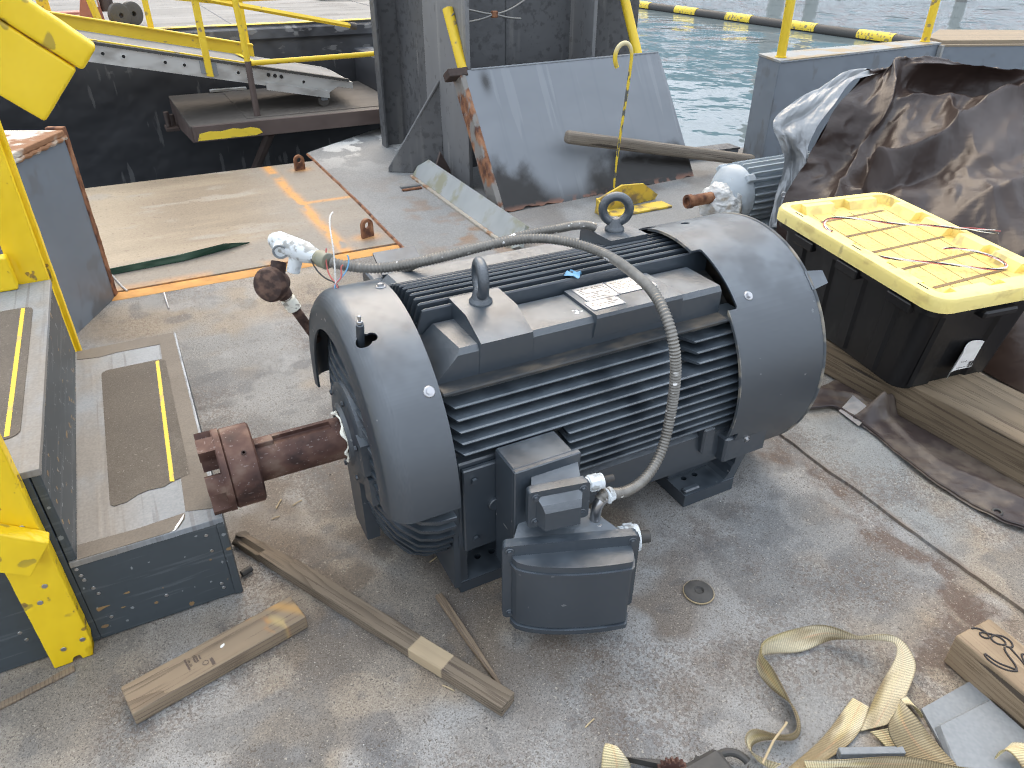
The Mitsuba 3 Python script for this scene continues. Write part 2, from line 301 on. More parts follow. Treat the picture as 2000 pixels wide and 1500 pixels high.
def f_hull(p, n, uv):
    c = mix((.017, .018, .021), (.042, .044, .05), fbm(p.x*1.5, p.y, p.z*3, 4))
    up = smoothstep(.25, .65, p.z); c = mix(c, (.105, .11, .12), up*smoothstep(.35, .6, fbm(p.x*2.2, 0, p.z*2.2, 4)))
    s = smoothstep(.70, .76, fbm(p.x*16, 0, p.z*2.5, 4)); c = mix(c, (.20, .20, .20), s*.35)
    s2 = smoothstep(.66, .74, fbm(p.x*8, 3, p.z*12, 4)); return mix(c, (.26, .26, .26), s2*up*.6)
mat('hull_black', f_hull, rough=.5, bump=lambda p, n, uv: fbm(p.x*5, p.y*5, p.z*5), bscale=.02)
mat('barge_deck', lambda p, n, uv: mix(mix((.15, .145, .135), (.27, .262, .245), fbm(p.x*1.5, p.y*5, 0, 4)), (.09, .085, .08), smoothstep(.6, .72, fbm(p.x*3, p.y*9, 4, 4))*.5), rough=.7)
def f_yellow(p, n, uv):
    c = mix((.68, .46, .02), (.78, .56, .035), fbm(p.x*8, p.y*8, p.z*8))
    w = smoothstep(.66, .74, fbm(p.x*21, p.y*21, p.z*21, 4)); return mix(c, (.22, .17, .12), w*.8)
mat('yellow_steel', f_yellow, rough=.42, bump=lambda p, n, uv: fbm(p.x*40, p.y*40, p.z*40), bscale=.001)
def f_ywood(p, n, uv):
    c = mix((.72, .48, .008), (.82, .58, .016), fbm(p.x*10, p.y*10, p.z*4))
    w = smoothstep(.70, .76, fbm(p.x*60, p.y*60, p.z*34, 3))*smoothstep(.58, .7, noise(p.x*8, p.y*8, p.z*8)); c = mix(c, (.23, .13, .04), w*.85)
    k = smoothstep(.80, .86, noise(p.x*60, p.y*60, p.z*35)); return mix(c, (.08, .07, .05), k*.5*smoothstep(.45, .6, noise(p.x*7, p.y*7, p.z*7)))
mat('yellow_wood', f_ywood, rough=.38, bump=lambda p, n, uv: fbm(p.x*60, p.y*60, p.z*9, 3)+1.2*fbm(p.x*17, p.y*17, p.z*8, 2), bscale=.005)
def f_stepdark(p, n, uv):
    c = mix((.038, .049, .057), (.060, .072, .080), fbm(p.x*3, p.y*3, p.z*5, 4))
    g = smoothstep(.6, .7, fbm(p.x*6, p.y*6, p.z*70, 3)); c = mix(c, (.13, .145, .155), g*.3)
    y = smoothstep(.86, .89, noise(p.x*44, p.y*44, p.z*52)); c = mix(c, (.32, .19, .07), y*.8*smoothstep(.4, .6, noise(p.x*6, p.y*6, p.z*9)))
    s = smoothstep(.86, .9, noise(p.x*110+3, p.y*110, p.z*60)); return mix(c, (.33, .35, .36), s*.5)
mat('step_paint', f_stepdark, rough=.45, bump=lambda p, n, uv: fbm(p.x*8, p.y*8, p.z*90, 3), bscale=.0012)
def f_tread(p, n, uv):
    c = mix((.17, .187, .20), (.285, .305, .325), fbm(p.x*5, p.y*2, p.z*2, 4))
    g = smoothstep(.6, .72, fbm(p.x*95, p.y*3.5, 1, 3)); c = mix(c, (.14, .14, .145), g*.6)
    d = smoothstep(.35, .65, fbm(p.x*7, p.y*5, 3, 4))*smoothstep(-.12, -.28, p.x); c = mix(c, (.21, .19, .165), d*.85)
    return c*(.9+.2*noise(p.x*250, p.y*250, 0))
mat('tread_grey', f_tread, rough=.55, bump=lambda p, n, uv: fbm(p.x*110, p.y*4, 0, 3), bscale=.0012)
def f_grit(p, n, uv):
    c = mix((.098, .084, .069), (.132, .114, .093), fbm(p.x*6, p.y*6, 0, 3))
    c = mix(c, (.30, .28, .25), smoothstep(.55, .7, fbm(p.x*13+4, p.y*8, 5, 3))*gauss(p, -.14, 1.72, .05, .06))
    return mix(c*(.8+.4*noise(p.x*420, p.y*420, 0)), (.34, .32, .29), smoothstep(.9, .96, noise(p.x*240, p.y*240, 1))*.4)
mat('grit_mat', f_grit, rough=.9, bump=lambda p, n, uv: noise(p.x*380, p.y*380, 0), bscale=.0012)
mat('brown_tape', lambda p, n, uv: mix((.115, .097, .078), (.165, .143, .117), fbm(p.x*12, p.y*12, 0, 4))*(.9+.2*noise(p.x*300, p.y*300, 0)), rough=.65)
mat('mat_yellow', lambda p, n, uv: mix((.72, .50, .05), (.45, .34, .12), smoothstep(.6, .75, fbm(p.x*50, p.y*25, 0, 3))), rough=.6)
# wood
def wood(key, ax, o, c0, c1, dark, ring=46., rough=.72, extra=None, bs=.0022):
    a, b, d = frame(ax); o = np.asarray(o, float)
    def loc(p):
        q = (p.x-o[0], p.y-o[1], p.z-o[2]); return [q[0]*float(v[0])+q[1]*float(v[1])+q[2]*float(v[2]) for v in (a, b, d)]
    def grain(u, v, w):
        k = dr.sqrt(dr.square(u*1.0+.02+.012*noise(w*3.0, 2.))+dr.square(v+.09+.02*noise(w*2.2, 5.)))
        k = k + .006*fbm(u*25, v*25, w*2.5, 3); t = k*ring*2; return t-dr.floor(t)
    def fn(p, n, uv):
        u, v, w = loc(p); t = grain(u, v, w); c = mix(c0, c1, fbm(u*20, v*20, w*3, 4))
        c = mix(c, dark, smoothstep(.55, .98, t)*.45); fib = fbm(u*260, v*260, w*7, 3); c = mix(c, dark, smoothstep(.55, .75, fib)*.55)
        ck = smoothstep(.69, .73, fbm(u*60+3, v*60, w*2.2, 3)); c = mix(c, (.03, .024, .02), ck*.8)
        return extra(c, u, v, w) if extra else c
    def bp(p, n, uv):
        u, v, w = loc(p); return fbm(u*200, v*200, w*5, 3) - .8*smoothstep(.66, .74, fbm(u*60+3, v*60, w*2.2, 3)) + .35*grain(u, v, w)
    return mat(key, fn, rough=rough, bump=bp, bscale=bs)
# tarp, plastics
def f_tarp(p, n, uv):
    c = mix((.021, .0125, .0100), (.036, .0225, .0185), fbm(p.x*5, p.y*5, p.z*5, 4))
    return mix(c, (.07, .054, .042), smoothstep(.55, .8, fbm(p.x*9, p.y*9, p.z*4, 4))*.3)
def b_tarp(p, n, uv): 
    q = p.x*.7+p.y*.7; return fbm(p.x*13, p.y*13, p.z*13, 2)*1.1 + .22*(1-dr.abs(fbm(q*38, p.z*30, p.y*12, 2)-.5)*4) + .10*fbm(q*120, p.z*90, p.y*30, 2)
mat('tarp_brown', f_tarp, rough=lambda p, n, uv: .32+.16*fbm(p.x*9, p.y*9, p.z*9), spec=.4, bump=b_tarp, bscale=.0035)
mat('tarp_silver', lambda p, n, uv: mix((.32, .335, .345), (.20, .21, .22), fbm(p.x*8, p.y*8, p.z*8, 3)), rough=.38, metallic=.25, bump=b_tarp, bscale=.006)
mat('tarp_hem', lambda p, n, uv: mix((.046, .034, .032), (.115, .092, .074), smoothstep(.42, .75, fbm(p.x*13, p.y*13, 2, 4))), rough=.45, bump=b_tarp, bscale=.006)
mat('black_plastic', lambda p, n, uv: mix((.007, .007, .008), (.018, .018, .018), smoothstep(.55, .8, fbm(p.x*18, p.y*18, p.z*7, 4))), rough=.36, spec=.35, bump=lambda p, n, uv: noise(p.x*300, p.y*300, p.z*300), bscale=.0002)
def f_lid(p, n, uv):
    c = mix((.80, .64, .18), (.85, .73, .30), fbm(p.x*5, p.y*5, 0)); d = smoothstep(.5, .75, fbm(p.x*25, p.y*25, p.z*25, 4)); c = mix(c, (.45, .33, .12), d*.45); return mix(c, (.30, .24, .13), smoothstep(.66, .74, fbm(p.x*9+3, p.y*30, p.z*12, 3))*.5)
mat('lid_yellow', f_lid, rough=.42)
def f_lidin(p, n, uv):
    q, s = p.x*.992-p.y*.122, p.x*.122+p.y*.992
    c = mix((.70, .50, .13), (.80, .62, .22), fbm(p.x*9, p.y*9, 0))
    wv = dr.sin(q*150+2.5*dr.sin(s*90))*dr.sin(s*130+2.5*dr.sin(q*70)); c = mix(c, (.50, .34, .09), smoothstep(.3, .8, wv)*.45)
    return mix(c, (.45, .32, .12), smoothstep(.55, .75, fbm(p.x*14, p.y*14, 3, 4))*.35)
mat('lid_inner', f_lidin, rough=.6)
mat('lid_grime', lambda p, n, uv: mix((.14, .09, .05), (.30, .20, .09), fbm(p.x*40, p.y*40, 0, 3)), rough=.8)
def f_sling(p, n, uv):
    u, v = uv.x, uv.y; rib = .5+.5*dr.sin(u*2*math.pi/.0046)
    c = mix((.66, .57, .38), (.76, .68, .48), fbm(u*25, v*2, 0, 3)); c = mix(c, (.24, .175, .085), smoothstep(.5, .75, fbm(u*7+2, v*1.3, 2, 3))*.85)
    c = mix(c, (.24, .19, .11), smoothstep(.42, .5, dr.abs(v-.5))*.6)
    c = mix(c, (.70, .55, .17), smoothstep(.58, .72, fbm(u*5+9, v, 7, 2))*.3)
    c = mix(c, (.70, .36, .20), smoothstep(.05, .02, dr.abs(v-.52))*.5*noise(u*30, 1.))
    return c*(.5+.5*rib)
mat('sling_web', f_sling, rough=.8, bump=lambda p, n, uv: dr.sin(uv.x*2*math.pi/.0046), bscale=.0006)
mat('aluminium', lambda p, n, uv: mix((.52, .52, .50), (.33, .32, .30), smoothstep(.4, .75, fbm(p.x*6, p.y*6, p.z*12, 4))), rough=.45, metallic=.5)
mat('gangway_top', lambda p, n, uv: mix((.15, .148, .142), (.24, .235, .225), fbm(p.x*5, p.y*5, 0, 4)), rough=.75)
mat('brown_steel', lambda p, n, uv: mix((.055, .038, .033), (.115, .085, .075), fbm(p.x*6, p.y*6, p.z*6, 4)), rough=.6)
mat('platform_top', lambda p, n, uv: mix((.06, .052, .045), (.135, .12, .105), fbm(p.x*2.2, p.y*5, 0, 4)), rough=.7)
mat('green_paint', lambda p, n, uv: mix((.010, .045, .027), (.05, .10, .07), smoothstep(.45, .8, fbm(p.x*9, p.y*40, p.z*40, 4))), rough=.4)
mat('rubber', lambda p, n, uv: mix((.035, .035, .035), (.07, .066, .06), fbm(p.x*50, p.y*50, p.z*50)), rough=.6)
mat('disc_grit', lambda p, n, uv: mix((.045, .043, .04), (.085, .08, .074), fbm(p.x*60, p.y*60, 0, 3)), rough=.7, bump=lambda p, n, uv: noise(p.x*600, p.y*600, 0), bscale=.0006)
mat('wheel_pu', (.075, .068, .06), rough=.5)
mat('jack_red', lambda p, n, uv: mix((.50, .20, .14), (.36, .14, .10), fbm(p.x*9, p.y*9, p.z*9, 3)), rough=.5)
mat('blue_paint', (.05, .20, .50), rough=.4)
mat('wire_red', (.45, .11, .10), rough=.45); mat('wire_black', (.03, .03, .03), rough=.45); mat('wire_white', (.72, .70, .66), rough=.45)
mat('rope_wire', (.22, .22, .21), rough=.45, metallic=.7)
mat('label_white', lambda p, n, uv: mix((.78, .78, .76), (.60, .59, .56), fbm(p.x*40, p.y*40, p.z*40)), rough=.5)
mat('ink', (.035, .03, .028), rough=.7); mat('ink_brown', (.10, .075, .06), rough=.8)
mat('small_motor_paint', lambda p, n, uv: mix((.34, .39, .43), (.46, .51, .54), fbm(p.x*15, p.y*15, p.z*15)), rough=.4)
mat('plastic_wrap', lambda p, n, uv: mix((.55, .56, .55), (.42, .38, .32), smoothstep(.5, .75, fbm(p.x*28, p.y*28, p.z*28, 3))), rough=.25, bump=lambda p, n, uv: fbm(p.x*60, p.y*60, p.z*60), bscale=.01)
mat('galv', lambda p, n, uv: mix((.17, .187, .20), (.25, .27, .285), fbm(p.x*7, p.y*7, p.z*7, 4))*(.92+.16*noise(p.x*200, p.y*200, 0)), rough=.5, metallic=.15)
mat('galv_stained', lambda p, n, uv: mix(mix((.23, .25, .25), (.34, .36, .36), fbm(p.x*9, p.y*9, p.z*5, 4)), (.20, .19, .10), smoothstep(.5, .7, fbm(p.x*14, p.y*9, p.z*3, 4))*.7), rough=.5)
mat('splinter_straw', (.42, .33, .20), rough=.8)
mat('water_mat', (.105, .132, .138), rough=.03, spec=1., bump=lambda p, n, uv: fbm(p.x*.9, p.y*.9, 0, 2)*1.0+.30*fbm(p.x*2.6+5, p.y*2.6, 2, 3)+.02*noise(p.x*14, p.y*14), bscale=.045, eps=.02)
mat('boat_white', (.72, .73, .74), rough=.4); mat('boat_blue', (.03, .20, .26), rough=.4); mat('piling_grey', (.20, .20, .19), rough=.8); mat('boat_red', (.45, .10, .05), rough=.5)

mat('tarp_dull', lambda p, n, uv: mix((.16, .155, .155), (.27, .27, .27), fbm(p.x*30, p.y*30, p.z*30, 3)), rough=.4, bump=b_tarp, bscale=.006)
mat('worn_paint', lambda p, n, uv: mix((.34, .36, .38), (.20, .21, .22), smoothstep(.5, .7, fbm(p.x*90, p.y*22, 0, 3))), rough=.6)
mat('stamp_grey', (.22, .20, .18), rough=.6)
mat('rusty_cap', lambda p, n, uv: mix(mix((.42, .37, .30), (.56, .52, .45), fbm(p.x*20, p.y*20, p.z*20, 3)), (.24, .12, .06), smoothstep(.48, .62, fbm(p.x*11, p.y*11, p.z*11, 4))), rough=.8, bump=lambda p, n, uv: fbm(p.x*80, p.y*80, p.z*80), bscale=.003)
mat('tan_bead', lambda p, n, uv: mix((.33, .30, .25), (.25, .15, .09), smoothstep(.5, .7, fbm(p.x*20, p.y*12, 0, 3))), rough=.8)
def f_colgrey(p, n, uv):
    c = mix((.115, .117, .12), (.19, .192, .195), fbm(p.x*4, p.y*4, p.z*1.3, 4)); c = mix(c, (.08, .08, .083), smoothstep(.6, .75, fbm(p.x*30, p.y*30, p.z*18, 4))*.5); return mix(c, (.27, .265, .25), smoothstep(.6, .75, fbm(p.x*20, p.y*20, p.z*1.2, 3))*.4)
mat('column_grey', f_colgrey, rough=.55, bump=lambda p, n, uv: fbm(p.x*25, p.y*25, p.z*25), bscale=.003)
mat('edge_rust_panel', lambda p, n, uv: mix((.20, .19, .175), f_edge_rust(p, n, uv), smoothstep(.35, .5, fbm(p.x*20, p.y*20, p.z*9, 3))), rough=.8, bump=lambda p, n, uv: fbm(p.x*90, p.y*90, p.z*90), bscale=.003)
mat('dark_burnt', lambda p, n, uv: mix((.015, .014, .013), (.07, .04, .03), fbm(p.x*40, p.y*40, p.z*40)), rough=.7)
mat('hook_yellow', lambda p, n, uv: mix(mix((.72, .52, .04), (.62, .54, .32), smoothstep(.80, .86, p.z)), (.10, .10, .09), smoothstep(.52, .60, fbm(p.x*50, p.y*50, p.z*22, 3))*smoothstep(.80, .70, p.z)), rough=.5)
mat('yellow_grimy', lambda p, n, uv: mix((.60, .42, .05), (.22, .16, .08), smoothstep(.42, .68, fbm(p.x*16, p.y*16, p.z*16, 4))), rough=.6)
mat('yellow_worn', lambda p, n, uv: mix((.74, .54, .04), (.12, .11, .10), smoothstep(.56, .66, fbm(p.x*9, p.y*22, p.z*14, 4))*.8), rough=.5)
mat('cap_dirty', lambda p, n, uv: mix((.27, .28, .28), (.30, .24, .16), smoothstep(.42, .62, fbm(p.x*7, p.y*7, p.z*7, 4))), rough=.7)
mat('cap_wood', lambda p, n, uv: mix((.30, .23, .155), (.21, .175, .13), fbm(p.x*2+p.y*5, p.y*22+p.x*9, 0, 4)), rough=.8)
# ------------------------------------------------------------------ setting: deck, water
def sheet(poly, z, res=None):
    m = extr(poly, z-.25, z); return m
deck = struct('deck', extr([(-4, -4), (9, -4), (9, 4.15), (3.55, 4.15), (3.5, 5.2), (3.3, 6.0), (1.9, 6.0), (1.16, 5.45), (1.13, 5.24), (-4, 5.24)], -.3, 0.),
              'deck_grey', 'grey gritty steel deck of the work barge, stained tan and brown')
def plate_on(name, poly, z0, z1, m, lab=None, b=.002):
    return part(deck, name, extr(poly, z0, z1), m, smooth=False, label=lab)
def wob(pts, amp, n, seed):
    """polyline resampled with small irregularities"""
    r = np.random.default_rng(seed); P = np.asarray(pts, float); d = np.r_[0, np.cumsum(np.linalg.norm(np.diff(P, axis=0), axis=1))]
    t = np.linspace(0, d[-1], n); Q = np.c_[np.interp(t, d, P[:, 0]), np.interp(t, d, P[:, 1])]
    w = np.convolve(r.normal(0, 1, n+8), np.ones(5)/5, 'same')[4:-4]; Q[1:-1, 0] += (amp*w)[1:-1]; Q[1:-1, 1] += (amp*.5*np.roll(w, 3))[1:-1]; return Q.tolist()
plate_on('hatch_plate', [(-.6, 3.47), (1.115, 3.47), (1.128, 5.235), (-.6, 5.235)], .0, .010, 'hatch_plate', 'tan steel plate behind the steps, streaked with orange rust')
part(deck, 'weld_seam', cat(hull([(-.24, 3.385, .001), (1.125, 3.375, .001), (-.24, 3.475, .001), (1.125, 3.468, .001), (-.24, 3.44, .012), (1.125, 3.43, .012)])), 'weld_rust', label='orange rusty weld seam across the deck')
edge = wob([(1.128, 5.42), (1.135, 4.4), (1.122, 3.45), (1.108, 2.6)], .004, 60, 1)
plate_on('raised_plate', [(1.16, 5.45), (1.9, 5.98), (3.28, 5.98), (3.48, 5.2), (3.5, 4.13), (8.9, 4.13), (8.9, 1.9), (1.106, 1.9)] + edge[::-1], -.001, .022, 'deck_plate_grey', 'grey deck plate at the back with a rusty edge')
e2 = np.array(edge); strip = np.r_[np.c_[e2-[.012, 0], np.zeros(len(e2))], np.c_[e2[::-1]+[.004, 0], np.full(len(e2), .0)]]
part(deck, 'plate_edge', tube(np.c_[e2-[.002, 0], np.full(len(e2), .011)], .011, 6), 'edge_rust', label='rusty edge of the raised deck plate')
lap = wob([(1.655, 1.85), (1.66, 1.3), (1.652, .8), (1.656, .2), (1.655, -3)], .006, 160, 2)
plate_on('lap_plate', [(8.9, -3), (8.9, 1.85)] + lap, -.001, .010, 'deck_lap', 'grey deck plate lapped over on the right')
for (px, py, sc, rz) in ((.985, 5.05, 1., .25), (1.006, 3.62, .95, .35)):
    pad = sg.box(-.036, 0, .036, .066).union(sg.Point(0, .066).buffer(.036)).difference(sg.Point(0, .068).buffer(.017))
    part(deck, 'padeye', extr(pad, -.009, .009, RZ(rz, (px, py, .008)) @ mat4((1, 0, 0), (0, 0, 1), (0, -1, 0), (0, 0, 0))), 'edge_rust', label='rusty lifting eye welded to the deck plate')
struct('water', tm([(-300, -300, -1.0), (400, -300, -1.0), (400, 500, -1.0), (-300, 500, -1.0)], [(0, 1, 2), (0, 2, 3)]), 'water_mat', 'rippled harbour water reflecting a pale sky')
# loose grit on the deck near the camera
rg = np.random.default_rng(5); gm = []
tet = np.array([(1, 1, 1), (-1, -1, 1), (-1, 1, -1), (1, -1, -1)])/1.7
for i in range(2600):
    x, y = rg.uniform(-.6, 1.62), rg.uniform(.45, 3.3)
    if rg.random() > math.exp(-max(0, y-1.0)*.7)+.15: continue
    s = rg.uniform(.0008, .0018) if rg.random() < .96 else rg.uniform(.002, .004)
    R = trimesh.transformations.random_rotation_matrix(rg.random(3))[:3, :3]
    gm.append(tm((tet @ R.T)*s*[1, 1, .6]+[x, y, s*.4], [(0, 1, 2), (0, 2, 3), (0, 3, 1), (1, 3, 2)]))
k = part(deck, 'loose_grit', cat(gm[::2]), 'disc_grit', smooth=False, kind='stuff')
k = part(deck, 'pale_grit', cat(gm[1::9]), 'label_white', smooth=False, kind='stuff')
# ------------------------------------------------------------------ the big electric motor (axis along x)
YC, ZC, RS = 1.453, .356, .353
AX = np.array([1., 0, 0])
def ang(a, r, x=0.):
    """point at radius r; a = degrees above horizontal on the near (-y) side."""
    return np.array([x, YC-r*math.cos(math.radians(a)), ZC+r*math.sin(math.radians(a))])
mot = thing('electric_motor', 'large dark grey finned electric motor with rusty shaft coupling lying on the deck', 'motor')
fr = part(mot, 'frame', cat(lathe([(.42, 0), (.42, .278), (1.30, .278), (1.30, 0)], (0, YC, ZC), AX, 64)), 'motor_paint_dusty')
def fin(a0, a1, d0, d1, x0, x1, ch0=.03, ch1=.0, w=.0054, wt=.0032):
    """fin from base line (y,z)=d0 to tip d1 between x0 and x1, chamfered ends."""
    d0 = np.asarray(d0, float); d1 = np.asarray(d1, float); t = d1-d0; L = np.linalg.norm(t); t /= L; s = np.array([-t[1], t[0]]); p = []
    for (q, xx0, xx1, ww) in ((d0, x0, x1, w), (d0+t*(L-.004), x0+ch0-.002, x1-ch1+.002, wt), (d0+t*L, x0+ch0+.002, x1-ch1-.002, wt-.0022)):
        for sg_ in (1, -1):
            for x in (xx0, xx1): p.append((x, q[0]+s[0]*ww*sg_, q[1]+s[1]*ww*sg_))
    return hull(p)
ENV = .334
# top fins: upright plates
for i, dy in enumerate(np.arange(-.072, .19, .0245)):
    zt = math.sqrt(max(ENV**2-dy**2, .05)); part(fr, 'cooling_fin', fin(0, 0, (YC+dy, ZC+.2), (YC+dy, ZC+zt), .445, 1.30, ch0=.045), 'motor_paint', smooth=25)
# near-side fins: level plates
zs = np.arange(-.054, .225, .0238)
for i, dz in enumerate(zs):
    yt = math.sqrt(ENV**2-dz**2)-.004; yb = math.sqrt(max(.278**2-dz**2, .01))-.02
    if dz > .12:
        part(fr, 'cooling_fin', fin(0, 0, (YC-yb, ZC+dz), (YC-yt, ZC+dz), .445, 1.075, ch0=.03, ch1=.03), 'motor_paint', smooth=25)
        part(fr, 'cooling_fin', fin(0, 0, (YC-yb, ZC+dz), (YC-yt, ZC+dz), 1.085, 1.30, ch0=.035), 'motor_paint', smooth=25)
    else:
        part(fr, 'cooling_fin', fin(0, 0, (YC-yb, ZC+dz), (YC-yt, ZC+dz), .445 if dz > .066 else .735, 1.30, ch0=.03 if dz > .066 else .0), 'motor_paint', smooth=25)
# far-side fins
for dz in np.arange(-.09, .2, .04):
    yt = math.sqrt(ENV**2-dz**2); part(fr, 'cooling_fin', fin(0, 0, (YC+.2, ZC+dz), (YC+yt, ZC+dz), .445, 1.30, ch0=.03), 'motor_paint', smooth=25)
def rail_pad(x0, x1, y0, y1, z0, z1, ch=.055, b=.006):
    """long bevelled pad with a sloped left end."""
    return hull([(x0, y0, z0), (x0, y1, z0), (x1, y0, z0), (x1, y1, z0), (x0+ch, y0, z1-.012), (x0+ch-.01, y1, z1-.012), (x0+ch+.008, y0+.010, z1), (x0+ch, y1-.006, z1),
                 (x1, y0, z1-.012), (x1, y1, z1-.012), (x1, y0+.010, z1), (x1, y1-.006, z1), (x0, y0, z0+.035), (x0, y1, z0+.05)])
part(fr, 'dusty_ledge', cbox(.452, 1.225, 1.184, 1.30, .570, .580, .003), 'motor_paint_dusty')
pad = part(fr, 'corner_pad', rail_pad(.452, 1.225, 1.226, 1.372, .545, .650), 'motor_paint', smooth=25)
part(fr, 'corner_pad', rail_pad(.452, 1.225, 2*YC-1.372, 2*YC-1.226, .545, .650), 'motor_paint', smooth=25)
boss = hull([(.555, 1.225, .58), (.69, 1.225, .58), (.555, 1.40, .60), (.69, 1.40, .60), (.56, 1.222, .655), (.685, 1.222, .655), (.56, 1.30, .688), (.685, 1.30, .688), (.56, 1.395, .69), (.685, 1.395, .69), (.557, 1.225, .648), (.688, 1.225, .648)])
part(fr, 'lifting_boss', boss, 'motor_paint', smooth=25)
part(fr, 'lifting_boss', hull([(1.07, 1.50, .60), (1.20, 1.50, .60), (1.07, 1.66, .60), (1.20, 1.66, .60), (1.075, 1.505, .700), (1.195, 1.505, .700), (1.075, 1.655, .694), (1.195, 1.655, .694)]), 'motor_paint', smooth=25)
def eyebolt(base, az, R=.036, r=.0125):
    nrm = (math.cos(az), math.sin(az), 0); base = np.asarray(base, float); c = base+[0, 0, .022+R]
    sh = lathe([(0, 0), (0, .027), (.006, .027), (.012, .021), (.026, .018), (.034, .013), (.034, 0)], base, (0, 0, 1), 24)
    return part(mot, 'eyebolt', cat(sh, torus(c, nrm, R, r)), 'motor_paint', smooth=50)
eyebolt((.617, 1.345, .688), math.radians(-13))
eyebolt((1.135, 1.577, .698), math.radians(60))
# nameplates on their raised pad
part(fr, 'nameplate_pad', hull([(.845, 1.222, .60), (1.10, 1.222, .60), (.845, 1.37, .60), (1.10, 1.37, .60), (.85, 1.222, .658), (1.095, 1.222, .658), (.85, 1.368, .658), (1.095, 1.368, .658), (.85, 1.218, .650), (1.095, 1.218, .650)]), 'motor_paint', smooth=25)
np1 = part(mot, 'nameplate', cbox(.868, .958, 1.288, 1.362, .6585, .6605, .0005), 'nameplate_metal')
np2 = part(mot, 'nameplate', cbox(.961, 1.072, 1.290, 1.360, .6585, .6605, .0005), 'nameplate_metal')
np3 = part(mot, 'nameplate', cbox(.856, .945, 1.243, 1.285, .6585, .6605, .0005), 'nameplate_metal')
rr = random.Random(3)
for np_, (x0, x1, y0, y1) in ((np1, (.872, .954, 1.292, 1.358)), (np2, (.965, 1.068, 1.294, 1.356)), (np3, (.860, .941, 1.247, 1.281))):
    bars = []
    y = y1-.008
    while y > y0+.004:
        x = x0+.003
        while x < x1-.008:
            w = rr.uniform(.004, .014); w = min(w, x1-.003-x)
            if rr.random() < .72: bars.append(trimesh.creation.box((w, .0032, .0004), trimesh.transformations.translation_matrix((x+w/2, y, .6607))))
            x += w+.003
        y -= .0085
    part(np_, 'stamped_text', cat(bars), 'stamp_grey', smooth=False, kind='stuff')
    part(np_, 'rivet', cat([cyl((x, y, .6605), (x, y, .6620), .0024, n=10) for x in (x0-.001, x1+.001) for y in (y0, y1)]), 'zinc', kind='stuff')
# paint flecks, tape remnant
sl = rg.uniform(0, 1, (16, 2)); tp = []
for q in range(9):
    p = np.array([.912+.012*sl[q, 0], YC+.005+.045*(q/8)-.02, 0]); tp.append((p[0], p[1], ZC+.327+.014*sl[q, 1]))
part(mot, 'tape_remnant', ribbon([(.868, 1.400, .682), (.882, 1.405, .689), (.886, 1.408, .676), (.893, 1.412, .690)], [(.880, 1.372, .690), (.898, 1.374, .684), (.902, 1.38, .694), (.911, 1.385, .683)], .0012, 24, 5)[0], 'blue_tape', smooth=False, label='torn scrap of blue tape')
part(mot, 'paint_fleck', cat([trimesh.creation.icosphere(1, .0022*(.6+u)).apply_transform(np.diag([1.6, 1, .25, 1])).apply_translation((.82+.022*a, 1.262+.018*b_, .6502)) for a, b_, u in rg.uniform(0, 1, (7, 3))]), 'white_fitting')
# ---- front (drive end) shroud: upper half ring with a rounded shoulder
def shell(prof, th): 
    q = np.asarray(prof, float); t = np.gradient(q, axis=0); t /= np.linalg.norm(t, axis=1, keepdims=True); nn = np.c_[-t[:, 1], t[:, 0]]; return q, q-nn*th
arc = [(.345-.040*math.sin(t)-.010*(t/1.571)**3, RS-.040+.040*math.cos(t)) for t in np.linspace(0, 1.45, 10)]
prof = [(.448, RS), (.40, RS)]+arc+[(.2935, .29), (.2955, .262)]
q0, q1 = shell(prof, -.0055)
cs = m3.CrossSection([np.array([(r, x) for x, r in np.r_[q0, q1[::-1]]])])
if cs.area() <= 0: cs = m3.CrossSection([np.array([(r, x) for x, r in np.r_[q0, q1[::-1]]])[::-1]])
sh = m3.Manifold.revolve(cs, 128, 186)
# revolve: radius in (x,y), axis z -> map axis to +x and sweep from the near side over the top
mm = sh.to_mesh(); v = mm.vert_properties[:, :3].astype(float); 
rr_, th_ = np.hypot(v[:, 0], v[:, 1]), np.arctan2(v[:, 1], v[:, 0]); th_ = np.where(th_ < -.6, th_+2*np.pi, th_) - math.radians(3)
V = np.c_[v[:, 2], YC-rr_*np.cos(th_), ZC+rr_*np.sin(th_)]
shm = tm(V, mm.tri_verts); shm = tm(shm.vertices, shm.faces[:, ::-1]) if shm.volume < 0 else shm
hole = ang(66, .34, .333); hd = np.array([0, -math.cos(math.radians(66)), math.sin(math.radians(66))])
shm = cut(shm, tube([hole+hd*-.05+[.000, 0, 0], hole+hd*.06], .017, 20), tube([hole+hd*-.05+[.018, .004, 0], hole+hd*.06+[.018, .004, 0]], .012, 16))
fs = part(mot, 'front_shroud', shm, 'motor_paint', smooth=30)
gp = hole+[-.003, -.004, 0]
part(mot, 'grease_pipe', cat(cyl(gp+hd*-.06+[0, .01, 0], gp+[0, .005, .047], .0085, n=18)), 'motor_paint')
part(mot, 'grease_nipple', cat(cyl(gp+[0, .005, .047], gp+[0, .005, .054], .0068, n=6), cyl(gp+[0, .005, .054], gp+[0, .005, .066], .0038, n=12)), 'zinc')
for a, x in ((42, .425), (95, .43), (150, .425)):
    d = np.array([0, -math.cos(math.radians(a)), math.sin(math.radians(a))]); part(fs, 'bolt', hexbolt(ang(a, RS, x), d, .0125), 'zinc')
d = np.array([0, -1., 0]); part(fs, 'bolt', hexbolt(ang(-1, RS-.012, .432)+[0, 0, -.004], (0.2, -1, -.2), .013), 'motor_paint')
